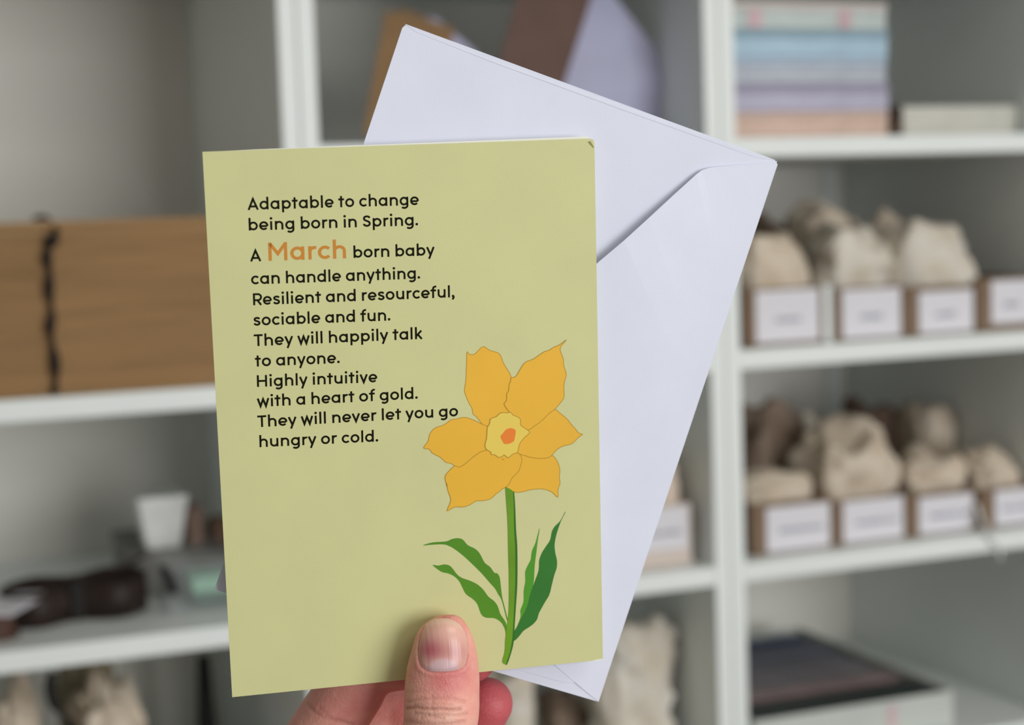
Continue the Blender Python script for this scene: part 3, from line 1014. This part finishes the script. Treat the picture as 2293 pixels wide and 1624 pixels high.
BR = [(1130, 1190), (1200, 1220), (1270, 1238), (1340, 1245), (1410, 1238), (1445, 1218), (1480, 1250), (1505, 1300), (1517, 1350), (1512, 1420), (1518, 1470), (1500, 1530), (1498, 1597), (1450, 1555), (1400, 1532), (1340, 1522), (1250, 1530), (1180, 1548), (1110, 1553), (1060, 1530), (1030, 1503), (1060, 1470), (1085, 1420), (1140, 1365), (1160, 1310), (1172, 1262), (1160, 1220)]
BL = [c2(p) for p in [(852, 1168), (900, 1140), (1050, 1140), (1130, 1190), (1160, 1220), (1172, 1262), (1160, 1310), (1140, 1365), (1085, 1420), (1060, 1470), (1030, 1503), (990, 1525)]] + \
     [c3(p) for p in [(740, 70), (700, 100), (660, 136), (600, 152), (540, 155), (490, 185), (430, 205), (360, 205), (300, 236), (330, 150), (310, 80), (292, 10)]] + \
     [c2(p) for p in [(495, 1500), (472, 1420), (500, 1370), (560, 1315), (600, 1325), (650, 1300), (720, 1240), (790, 1190)]]
LL = [(865, 960), (800, 930), (740, 900), (680, 878), (635, 873), (580, 887), (530, 895), (480, 930), (440, 950), (390, 965), (350, 1000), (330, 1040), (318, 1090), (278, 1150), (330, 1162), (350, 1190), (380, 1210), (430, 1235), (480, 1280), (530, 1292), (560, 1312), (600, 1325), (650, 1300), (720, 1240), (790, 1190), (852, 1168), (900, 1100), (900, 1020)]
CO = [(980, 832), (1010, 828), (1040, 832), (1068, 825), (1090, 850), (1120, 862), (1145, 875), (1160, 900), (1160, 940), (1190, 965), (1220, 985), (1242, 1010), (1200, 1050), (1165, 1090), (1145, 1130), (1130, 1190), (1090, 1205), (1050, 1237), (1030, 1228), (1010, 1213), (985, 1230), (958, 1235), (925, 1212), (895, 1210), (887, 1185), (852, 1165), (836, 1125), (850, 1070), (855, 1010), (860, 960), (878, 930), (885, 890), (910, 875), (940, 865), (960, 845)]
CE = [(1060, 970), (1095, 975), (1115, 995), (1110, 1040), (1100, 1085), (1070, 1105), (1045, 1113), (1010, 1112), (990, 1080), (977, 1045), (1000, 1015), (1025, 985)]
for i, (P, m_) in enumerate(((TL, 0), (LL, 0), (BR, 0), (BL, 1), (RR, 0), (TR, 0))):
    shape('petal', [p if m_ else c2(p) for p in P], 0.00002 + i * .000012, M_pet, M_line)
o = shape('corona', [c2(p) for p in CO], .000105, M_cor, M_line, 1.8)
o['label'] = 'pale yellow trumpet of the printed daffodil'
o = shape('flower_centre', [c2(p) for p in CE], .00013, M_cen)
o['label'] = 'orange centre of the printed daffodil'
mk = [(985, 1248), (1000, 1250), (1014, 1254), (1003, 1258), (990, 1251)]
shape('pen_mark', [c2(p) for p in mk], .00012, M_line)
ST = [(781, 48), (795, 44), (850, 85), (860, 200), (868, 400), (878, 550), (878, 830), (868, 1000), (857, 1170), (850, 1310), (830, 1400), (797, 1501), (755, 1485), (775, 1400), (780, 1300), (795, 1180), (808, 1050), (810, 800), (805, 600), (800, 350), (787, 150)]
SD = [(846, 84), (854, 88), (862, 200), (870, 400), (880, 550), (880, 830), (870, 1000), (859, 1170), (851, 1310), (832, 1400), (797, 1502), (787, 1498), (820, 1400), (838, 1290), (846, 1170), (855, 1000), (862, 830), (862, 550), (853, 400), (850, 200)]
L1 = [(98, 523), (180, 498), (290, 490), (340, 470), (390, 463), (430, 475), (470, 520), (530, 550), (570, 590), (610, 665), (655, 700), (690, 748), (715, 755), (735, 790), (745, 870), (755, 950), (775, 1030), (800, 1130), (803, 1150), (790, 1130), (765, 1030), (745, 965), (720, 925), (695, 880), (650, 830), (590, 760), (520, 690), (440, 615), (370, 560), (320, 530), (270, 515), (180, 517)]
L2 = [(180, 685), (225, 690), (275, 680), (320, 690), (350, 720), (380, 760), (420, 790), (490, 815), (550, 845), (600, 890), (640, 945), (690, 985), (720, 1030), (740, 1090), (780, 1150), (795, 1200), (800, 1260), (788, 1300), (780, 1230), (760, 1180), (735, 1150), (690, 1125), (620, 1120), (580, 1090), (550, 1010), (510, 965), (455, 925), (425, 870), (400, 820), (360, 780), (310, 755), (250, 740)]
L3 = [(1060, 388), (1063, 400), (1050, 480), (1035, 600), (1025, 680), (1020, 760), (1015, 830), (990, 940), (960, 1030), (900, 1150), (862, 1230), (905, 1120), (905, 1060), (930, 990), (932, 900), (945, 820), (945, 740), (970, 680), (990, 640), (1000, 570), (1030, 500)]
L4 = [(1273, 248), (1275, 255), (1240, 325), (1210, 410), (1195, 470), (1188, 530), (1195, 590), (1208, 650), (1205, 710), (1185, 770), (1165, 850), (1145, 930), (1110, 990), (1060, 1080), (1045, 1130), (1015, 1170), (975, 1200), (930, 1230), (890, 1280), (850, 1312), (850, 1245), (880, 1190), (915, 1120), (960, 1030), (985, 930), (1020, 830), (1055, 730), (1060, 650), (1080, 590), (1110, 540), (1150, 480), (1165, 410), (1190, 365), (1235, 320)]
shape('leaf', [c3(p) for p in L1], .00002, g1)
shape('leaf', [c3(p) for p in L2], .00003, g1)
shape('leaf', [c3(p) for p in L3], .00002, g2)
shape('leaf', [c3(p) for p in L4], .00003, g3)
shape('stem', [c3(p) for p in ST], .00009, g4)
shape('stem_shade', [c3(p) for p in SD], .0001, g5)

# ================================================================== envelope
EW = -0.0050
env = thing('paper_envelope', 'white paper envelope held tilted behind the green card', 'envelope')
env.matrix_world = CARD
E0 = [cp(x, y, EW) for x, y in ((1740, 360), (903, 52), (480.5, 1321), (1340, 1572))]
prism('envelope_sheet', [E0[1] + Vector((.0008, -.0003, 0)), E0[1] + Vector((-.0003, -.0012, 0)), E0[2], E0[3], E0[0] + Vector((.0002, -.0010, 0)), E0[0] + Vector((-.0008, .0003, 0))], EW - .0004, EW, M_paper, env)
# top fold edge
tf = [cp(906, 53.5, EW), cp(1738, 359.5, EW), cp(1690, 352, EW), cp(1400, 248, EW), cp(1100, 138, EW), cp(930, 71, EW)]
prism('top_fold', tf, EW - .00005, [EW + .00006, EW + .00006, EW + .00005, EW + .00009, EW + .00009, EW + .00005], M_paper, env)
# lower short flap tip
lf = [cp(x, y, EW) for x, y in ((1100, 1480), (1150, 1497), (1200, 1511), (1245, 1523.5), (1268, 1528), (1292, 1527), (1260, 1480), (1100, 1380), (1000, 1380))]
prism('lower_flap', lf, EW, EW + .00022, M_paper, env)
# side flap, its free edge standing a little proud
fpx = [(1739.5, 361), (1665, 368), (1600, 373.5), (1583, 376), (1568, 381), (1555, 390), (1500, 438), (1445, 487), (1390, 536), (1335, 583), (1200, 702), (1050, 834), (900, 966), (765, 1085), (900, 1199), (1050, 1326), (1243, 1490), (1300, 1539), (1340, 1571.5)]
lift = [0, .0003, .0008, .0010, .0012, .0015, .0022, .0029, .0033, .0031, .0024, .0016, .0012, .0009, .0008, .0006, .0003, .00012, 0]
fv = [cp(x, y, EW) for x, y in fpx]
# inner rows so that the sheet bends smoothly to its fold
nF = len(fv)
fold = [E0[0].lerp(E0[3], i / (nF - 1)) for i in range(nF)]
rows = []
K = 10
for i in range(nF):
    row = []
    for j in range(K + 1):
        t = j / K
        p = fold[i].lerp(fv[i], t)
        row.append((p.x, p.y, EW + .00012 + lift[i] * t ** 1.8))
    rows.append(row)
V_, F_ = [], []
for r in rows:
    V_ += r
nv = len(V_)
V_ += [(x, y, z - .0001) for x, y, z in V_]
for i in range(nF - 1):
    for j in range(K):
        a = i * (K + 1) + j
        q = (a, a + 1, a + K + 2, a + K + 1)
        F_.append(q[::-1])
        F_.append(tuple(k + nv for k in q))
for i in range(nF - 1):
    a, b = i * (K + 1) + K, (i + 1) * (K + 1) + K
    F_.append((a, b, b + nv, a + nv))
mesh_obj('side_flap', V_, F_, M_paper, env)

# ================================================================== the hand (card frame, metres)
def loft(secs, seg=28):
    """secs: (centre, half-width, half-thickness, width axis). closed, rounded by the caller"""
    C_ = [Vector(s[0]) for s in secs]
    rings, V_, F_ = [], [], []
    n = len(secs)
    for i, s in enumerate(secs):
        t = (C_[min(i + 1, n - 1)] - C_[max(i - 1, 0)]).normalized()
        wa = Vector(s[3])
        wa = (wa - t * wa.dot(t)).normalized()
        wb = t.cross(wa).normalized()
        for k in range(seg):
            a = 2 * PI * k / seg
            V_.append(C_[i] + wa * math.cos(a) * s[1] + wb * math.sin(a) * s[2])
    for i in range(n - 1):
        for k in range(seg):
            F_.append((i * seg + k, i * seg + (k + 1) % seg, (i + 1) * seg + (k + 1) % seg, (i + 1) * seg + k))
    F_.append(tuple(range(seg))[::-1])
    F_.append(tuple(range((n - 1) * seg, n * seg)))
    return V_, F_


def chain(pts, wid=(0, 1, 0), flat=1.0, k=8):
    """pts: (x, y, z, r) in mm; smooth tapered limb with round ends"""
    P = [Vector(p[:3]) for p in pts]
    R_ = [p[3] for p in pts]
    sec = []
    n = len(P)
    for i in range(n - 1):
        p0, p1, p2, p3 = P[max(i - 1, 0)], P[i], P[i + 1], P[min(i + 2, n - 1)]
        for j in range(k):
            t = j / k
            q = 0.5 * ((2 * p1) + (p2 - p0) * t + (2 * p0 - 5 * p1 + 4 * p2 - p3) * t * t + (3 * p1 - p0 - 3 * p2 + p3) * t ** 3)
            tt_ = t * t * (3 - 2 * t)
            sec.append((q, R_[i] * (1 - tt_) + R_[i + 1] * tt_))
    sec.append((P[-1], R_[-1]))
    # round caps
    d0 = (sec[0][0] - sec[1][0]).normalized()
    d1 = (sec[-1][0] - sec[-2][0]).normalized()
    pre, post = [], []
    for a in (85, 70, 52, 35, 17):
        s, c = math.sin(math.radians(a)), math.cos(math.radians(a))
        pre.append((sec[0][0] + d0 * sec[0][1] * s, sec[0][1] * c))
        post.append((sec[-1][0] + d1 * sec[-1][1] * s, sec[-1][1] * c))
    full = pre + sec + post[::-1]
    return loft([(q * .001, r * .001, r * .001 * flat, wid) for q, r in full], 24)


HV, HF = [], []


def add(vf):
    b = len(HV)
    HV.extend(vf[0])
    HF.extend([tuple(i + b for i in f) for f in vf[1]])


# thumb, from its outline in the photograph
prof = [(1378.2, 984, 996), (1380, 972, 1008), (1384, 960, 1022), (1392, 950, 1035), (1404, 941, 1046), (1420, 932, 1055), (1440, 925, 1062), (1468, 918, 1069), (1500, 911, 1072), (1533, 907, 1073),
        (1572, 905, 1073), (1600, 904, 1071), (1640, 902, 1066), (1700, 890, 1062)]
bt = [.9, 2.6, 3.6, 4.6, 5.4, 6.1, 6.7, 7.2, 7.6, 8.0, 8.6, 9.0, 9.0, 9.0]
ct = [4.8, 4.8, 5.0, 5.3, 5.9, 6.6, 7.1, 7.5, 7.9, 8.4, 9.2, 9.9, 10.4, 11.0]
sec = []
for (y, xl, xr), b_, c_ in zip(prof, bt, ct):
    a, b = cp(xl, y, c_ * .001), cp(xr, y, c_ * .001)
    sec.append(((a + b) / 2, (b - a).length / 2, b_ * .001, (1, 0, 0)))
last = sec[-1][0] * 1000
for p, r1_, r2_ in (((-3, -106, 12), 10.5, 9.6), ((-9, -122, 12), 12.0, 11.2), ((-16, -138, 9), 14, 13.5), ((-26, -156, 4), 16, 16), ((-33, -170, 0), 15, 15), ((-38, -180, -3), 9, 9)):
    sec.append((Vector(p) * .001, r1_ * .001, r2_ * .001, (1, 0, 0)))
add(loft(sec, 32))
def fp(x, y, w, r):
    q = cp(x, y, w * .001) * 1000
    return (q.x, q.y, q.z, r)


# index finger
add(chain([(-46, -113, -19, 10.5), fp(655, 1735, -18, 9.8), fp(737, 1622, -17, 10.0), fp(785, 1545, -16, 9.9), fp(818, 1494, -15, 9.7), fp(890, 1480, -15, 8.6), fp(960, 1476, -14.3, 8.4), fp(1052, 1468, -13.6, 8.1)]))
# middle finger
add(chain([(-46, -126, -26, 10.5), (-30, -106, -32, 9.4), fp(850, 1612, -36, 9.4), fp(910, 1606, -34, 9.2), fp(1000, 1640, -27, 8.6), fp(1058, 1612, -20, 8.3), fp(1089, 1576, -17, 7.9)]))
# ring finger and little finger, curled below
add(chain([(-48, -140, -27, 10.2), (-30, -122, -34, 9.2), (-13, -110, -35, 9.0), (-2, -107, -30, 8.6), (9, -107, -23, 8.0), (14, -107, -17, 7.2)]))
add(chain([(-52, -154, -26, 9.6), (-36, -139, -34, 8.2), (-21, -127, -34, 7.8), (-10, -124, -29, 7.4), (-1, -124, -22, 6.9), (4, -124, -16, 6.2)]))
# palm
for p in (((-44, -112, -16, 11), (-48, -140, -11, 14), (-50, -168, -8, 16), (-54, -186, -6, 16)),
          ((-44, -124, -22, 11), (-52, -148, -19, 14), (-58, -172, -13, 15), (-60, -188, -9, 15)),
          ((-46, -138, -25, 11), (-57, -158, -23, 13), (-64, -176, -16, 14), (-65, -190, -11, 14)),
          ((-50, -152, -26, 10), (-61, -168, -23, 12), (-69, -184, -17, 13), (-70, -194, -12, 14)),
          ((-26, -150, -2, 12), (-38, -160, -8, 15), (-50, -176, -10, 16)),
          ((-30, -128, -8, 10), (-40, -142, -12, 13), (-48, -160, -12, 14))):
    add(chain(p))
# wrist and forearm
add(chain([(-52, -178, -8, 20), (-64, -200, -9, 23), (-76, -222, -10, 25), (-104, -272, -14, 31), (-140, -335, -18, 37)], (1, .5, 0), .8))

tmp = bpy.data.meshes.new('tmp')
tmp.from_pydata([tuple(v) for v in HV], [], HF)
tmp.update()
bmt = bmesh.new()
bmt.from_mesh(tmp)
bmesh.ops.recalc_face_normals(bmt, faces=bmt.faces[:])
bmt.to_mesh(tmp)
bmt.free()
to = bpy.data.objects.new('tmp', tmp)
COL.objects.link(to)
rm = to.modifiers.new('r', 'REMESH')
rm.mode = 'VOXEL'
rm.voxel_size = 0.00048
sm_ = to.modifiers.new('s', 'SMOOTH')
sm_.factor = 0.5
sm_.iterations = 14
dg = bpy.context.evaluated_depsgraph_get()
hm = bpy.data.meshes.new_from_object(to.evaluated_get(dg))
bpy.data.objects.remove(to)
hm.name = 'hand'
n = len(hm.vertices)
co = np.empty(n * 3, 'f')
hm.vertices.foreach_get('co', co)
co = co.reshape(-1, 3).astype(float)
no = np.empty(n * 3, 'f')
hm.vertices.foreach_get('normal', no)
no = no.reshape(-1, 3).astype(float)
# projected pixels of the vertices
P = co.copy()
P[:, 1:] *= -1
Q = P @ RC.T + TC
px = Q[:, 0] / Q[:, 2] * F + CX
py = Q[:, 1] / Q[:, 2] * F + CY
front = no[:, 2] > 0.0
thumb = front & (co[:, 2] > 0.006) & (px > 880) & (px < 1100) & (py < 1700)


def crease(lines_, dep, wid, mask):
    d = np.full(n, 1e9)
    for L_ in lines_:
        for (x0_, y0_), (x1_, y1_) in zip(L_[:-1], L_[1:]):
            vx, vy = x1_ - x0_, y1_ - y0_
            t = np.clip(((px - x0_) * vx + (py - y0_) * vy) / (vx * vx + vy * vy), 0, 1)
            d = np.minimum(d, np.hypot(px - x0_ - t * vx, py - y0_ - t * vy))
    g = np.exp(-(d / wid) ** 2) * mask
    return g


Z1 = lambda L_: [(600 + x / 3.822, 1350 + y / 3.822) for x, y in L_]
nail_px = Z1([(1338, 212), (1308, 290), (1292, 400), (1297, 480), (1312, 540), (1350, 572), (1410, 588), (1500, 590), (1590, 582), (1650, 560), (1690, 522), (1706, 440), (1706, 350), (1692, 270), (1655, 200), (1600, 155), (1540, 136), (1470, 134), (1410, 146), (1366, 174)])
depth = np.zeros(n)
dark = np.zeros(n)  # painted occlusion: darkens the skin colour along creases and nail groove
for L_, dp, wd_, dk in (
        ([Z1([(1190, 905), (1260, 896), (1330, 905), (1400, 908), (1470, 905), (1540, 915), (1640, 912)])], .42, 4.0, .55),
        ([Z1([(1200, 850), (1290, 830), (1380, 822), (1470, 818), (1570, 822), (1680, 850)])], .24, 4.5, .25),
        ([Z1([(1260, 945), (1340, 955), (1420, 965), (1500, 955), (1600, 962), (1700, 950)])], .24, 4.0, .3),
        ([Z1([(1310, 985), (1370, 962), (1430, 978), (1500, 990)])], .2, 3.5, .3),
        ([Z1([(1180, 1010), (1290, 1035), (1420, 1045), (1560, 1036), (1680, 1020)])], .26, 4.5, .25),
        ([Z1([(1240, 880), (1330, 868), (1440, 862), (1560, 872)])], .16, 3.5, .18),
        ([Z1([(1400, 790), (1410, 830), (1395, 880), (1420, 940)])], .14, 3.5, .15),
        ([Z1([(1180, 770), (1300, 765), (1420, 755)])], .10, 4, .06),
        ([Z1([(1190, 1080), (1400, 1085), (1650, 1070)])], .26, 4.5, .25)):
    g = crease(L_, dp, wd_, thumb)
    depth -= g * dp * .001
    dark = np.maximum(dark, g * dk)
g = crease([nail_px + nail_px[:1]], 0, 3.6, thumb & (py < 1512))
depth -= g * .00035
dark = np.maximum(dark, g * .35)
# cuticle ridge and nail folds just outside the nail
ring_o = [(990 + (x - 990) * 1.13, 1448 + (y - 1448) * 1.12) for x, y in nail_px]
g = crease([ring_o[0:12]], 0, 5, thumb)
depth += g * .00025
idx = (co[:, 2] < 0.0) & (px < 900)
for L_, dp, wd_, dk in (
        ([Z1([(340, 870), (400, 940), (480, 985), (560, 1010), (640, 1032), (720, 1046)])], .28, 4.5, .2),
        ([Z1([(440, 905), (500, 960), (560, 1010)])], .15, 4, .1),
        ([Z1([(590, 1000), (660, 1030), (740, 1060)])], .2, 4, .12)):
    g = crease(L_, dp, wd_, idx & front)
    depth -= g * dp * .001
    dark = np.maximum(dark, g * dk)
# soft knuckle swelling at the thumb joint
g = np.exp(-((px - 990) / 60) ** 2 - ((py - 1590) / 30) ** 2) * thumb
depth += g * .0006
lump = np.array([noise.noise(Vector(c) * 130) for c in co]) * .00018
co2 = co + no * (depth + lump)[:, None]
hm.vertices.foreach_set('co', co2.astype('f').ravel())
# redness of the skin: finger tips and pads, joints
red = np.full(n, 0.35)


def blob(cx_, cy_, cz_, r, amt):
    d2 = ((co[:, 0] * 1000 - cx_) ** 2 + (co[:, 1] * 1000 - cy_) ** 2 + (co[:, 2] * 1000 - cz_) ** 2)
    return amt * np.exp(-d2 / r ** 2)


_q = [fp(1100, 1570, -12, 0), fp(1080, 1490, -10, 0), fp(830, 1570, -8, 0), fp(900, 1600, -25, 0)]
red += blob(*_q[0][:3], 17, .8) + blob(*_q[1][:3], 10, .5) + blob(*_q[2][:3], 9, .15) + blob(*_q[3][:3], 9, .1) + blob(-22, -83, -8, 8, .1) + blob(2, -80, -22, 12, .35)
tp = np.array([cp(1000, 1520, .015)])[0] * 1000
red += blob(tp[0], tp[1], tp[2], 6.5, .38) * thumb
tp = np.array([cp(980, 1600, .015)])[0] * 1000
red -= blob(tp[0], tp[1], tp[2], 8, .25) * thumb
tp = np.array([cp(1000, 1384, .008)])[0] * 1000
red += blob(tp[0], tp[1], tp[2], 4.5, .15)
red -= blob(-5, -130, 0, 30, .1)
at_ = hm.attributes.new('skin', 'FLOAT_COLOR', 'POINT')
arr = np.zeros((n, 4), 'f')
arr[:, 0] = np.clip(red, 0, 1)
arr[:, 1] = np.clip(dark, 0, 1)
arr[:, 3] = 1
at_.data.foreach_set('color', arr.ravel())
hm.polygons.foreach_set('use_smooth', [True] * len(hm.polygons))
m = bpy.data.materials.new('skin')
m.use_nodes = True
N, L = m.node_tree.nodes, m.node_tree.links
bs = N['Principled BSDF']
va = N.new('ShaderNodeAttribute')
va.attribute_name = 'skin'
sp = N.new('ShaderNodeSeparateColor')
L.new(va.outputs['Color'], sp.inputs[0])
tc = N.new('ShaderNodeTexCoord')
nz = N.new('ShaderNodeTexNoise')
nz.inputs['Scale'].default_value = 260
nz.inputs['Detail'].default_value = 5
L.new(tc.outputs['Object'], nz.inputs['Vector'])
ma = N.new('ShaderNodeMath')
ma.operation = 'MULTIPLY_ADD'
L.new(nz.outputs['Fac'], ma.inputs[0])
ma.inputs[1].default_value = .35
L.new(sp.outputs[0], ma.inputs[2])
cr = N.new('ShaderNodeValToRGB')
el = cr.color_ramp.elements
el[0].position, el[0].color = .25, (*lin((238, 192, 172)), 1)
el[1].position, el[1].color = 1.15 if False else 1.0, (*lin((204, 98, 104)), 1)
e2 = cr.color_ramp.elements.new(.55)
e2.color = (*lin((232, 164, 150)), 1)
L.new(ma.outputs[0], cr.inputs[0])
mx = N.new('ShaderNodeMix')
mx.data_type = 'RGBA'
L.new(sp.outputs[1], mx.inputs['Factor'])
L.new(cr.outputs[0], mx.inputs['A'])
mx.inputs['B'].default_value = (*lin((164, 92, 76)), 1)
L.new(mx.outputs['Result'], bs.inputs['Base Color'])
bs.inputs['Roughness'].default_value = .48
bs.inputs['Specular IOR Level'].default_value = .35
bs.inputs['Subsurface Weight'].default_value = .25
bs.inputs['Subsurface Radius'].default_value = (1.0, .35, .2)
bs.inputs['Subsurface Scale'].default_value = .0022
vz = N.new('ShaderNodeTexVoronoi')
vz.inputs['Scale'].default_value = 1500
n2 = N.new('ShaderNodeTexNoise')
n2.inputs['Scale'].default_value = 900
n2.inputs['Detail'].default_value = 4
for q in (vz, n2):
    L.new(tc.outputs['Object'], q.inputs['Vector'])
ad = N.new('ShaderNodeMath')
ad.operation = 'ADD'
L.new(vz.outputs['Distance'], ad.inputs[0])
L.new(n2.outputs['Fac'], ad.inputs[1])
bp = N.new('ShaderNodeBump')
bp.inputs['Strength'].default_value = .35
bp.inputs['Distance'].default_value = .00025
L.new(ad.outputs[0], bp.inputs['Height'])
L.new(bp.outputs[0], bs.inputs['Normal'])
hm.materials.clear()
hm.materials.append(m)
hand = bpy.data.objects.new('hand', hm)
COL.objects.link(hand)
hand.matrix_world = CARD
tag(hand, 'hand pinching the green card between thumb and fingers', 'hand')

# thumbnail, laid over the thumb
hm.update()
bmh = bmesh.new()
bmh.from_mesh(hm)
bvh = BVHTree.FromBMesh(bmh)
bmh.free()
ncx, ncy = 992.0, 1447.0
out = crom([(x, y, 0) for x, y in nail_px], 4, True)
RN = 14
V_, F_, uvr = [], [], []
eye = Vector(tuple((RC.T @ (-TC)) * np.array([1, -1, -1])))
grid, hits = [], []
for j in range(RN + 1):
    f_ = j / RN
    for q in out:
        x, y = ncx + (q.x - ncx) * f_, ncy + (q.y - ncy) * f_
        d = (cp(x, y, .012) - eye).normalized()
        h_ = bvh.ray_cast(eye, d)[0]
        grid.append((x, y, f_))
        if h_ and f_ < .95:
            hits.append(((x - ncx) / 60, (y - ncy) / 60, (h_ - eye).length))


def basis(x, y):
    return np.stack([x * 0 + 1, x, y, x * x, x * y, y * y, x * x * y, y ** 3, x ** 4, y ** 4, x * x * y * y], -1)


hits = np.array(hits)
kf, *_ = np.linalg.lstsq(basis(hits[:, 0], hits[:, 1]), hits[:, 2], rcond=None)
for x, y, f_ in grid:
    d = (cp(x, y, .012) - eye).normalized()
    L_ = float(basis(np.array([(x - ncx) / 60]), np.array([(y - ncy) / 60]))[0] @ kf)
    V_.append(eye + d * (L_ - (.00045 if f_ < .93 else .00012)))
    uvr.append((x, y, f_))
nn = len(out)
Va = np.array([tuple(v) for v in V_])
V_ = [Vector(v) for v in Va.reshape(-1, 3)]
for j in range(RN):
    for k in range(nn):
        k2 = (k + 1) % nn
        F_.append((j * nn + k, j * nn + k2, (j + 1) * nn + k2, (j + 1) * nn + k))
me = bpy.data.meshes.new('thumbnail')
me.from_pydata([tuple(v) for v in V_], [], F_)
bmq = bmesh.new()
bmq.from_mesh(me)
for fce in bmq.faces:
    if fce.normal.z < 0:
        fce.normal_flip()
bmq.to_mesh(me)
bmq.free()
me.polygons.foreach_set('use_smooth', [True] * len(me.polygons))
at_ = me.attributes.new('nail', 'FLOAT_COLOR', 'POINT')
arr = []
for x, y, f_ in uvr:
    pink = math.exp(-((x - 962) / 32) ** 2 - ((y - 1456) / 28) ** 2) * 1.0 + .55 * math.exp(-((x - 1020) / 32) ** 2 - ((y - 1462) / 26) ** 2)
    lun = 1 / (1 + math.exp((math.hypot((x - 993) / 36, (y - 1503) / 27) - 1) * 14))
    tip = 1 / (1 + math.exp((y - (1397 + ((x - 990) / 60) ** 2 * 22)) / 1.0))
    rim = max(0, (f_ - .93) / .07)
    arr += [min(1, pink), lun, max(tip * .55, rim * .12), 1]
at_.data.foreach_set('color', np.array(arr, 'f'))
m = bpy.data.materials.new('nail')
m.use_nodes = True
N, L = m.node_tree.nodes, m.node_tree.links
bs = N['Principled BSDF']
va = N.new('ShaderNodeAttribute')
va.attribute_name = 'nail'
sp = N.new('ShaderNodeSeparateColor')
L.new(va.outputs['Color'], sp.inputs[0])
last = None
base = (*lin((226, 176, 160)), 1)
for ch, c in ((0, (180, 98, 104)), (1, (214, 178, 182)), (2, (228, 196, 178))):
    mx = N.new('ShaderNodeMix')
    mx.data_type = 'RGBA'
    L.new(sp.outputs[ch], mx.inputs['Factor'])
    if last:
        L.new(last, mx.inputs['A'])
    else:
        mx.inputs['A'].default_value = base
    mx.inputs['B'].default_value = (*lin(c), 1)
    last = mx.outputs['Result']
L.new(last, bs.inputs['Base Color'])
bs.inputs['Roughness'].default_value = .30
bs.inputs['Specular IOR Level'].default_value = .55
tc = N.new('ShaderNodeTexCoord')
mp = N.new('ShaderNodeMapping')
mp.inputs['Scale'].default_value = (1, .03, .03)
L.new(tc.outputs['Object'], mp.inputs[0])
nz = N.new('ShaderNodeTexNoise')
nz.inputs['Scale'].default_value = 900
L.new(mp.outputs[0], nz.inputs['Vector'])
bp = N.new('ShaderNodeBump')
bp.inputs['Strength'].default_value = .6
bp.inputs['Distance'].default_value = .00025
L.new(nz.outputs['Fac'], bp.inputs['Height'])
L.new(bp.outputs[0], bs.inputs['Normal'])
me.materials.append(m)
no_ = bpy.data.objects.new('thumbnail', me)
COL.objects.link(no_)
no_.parent = hand
no_['label'] = 'glossy short unpainted nail with a pale half moon'
bpy.data.meshes.remove(tmp)
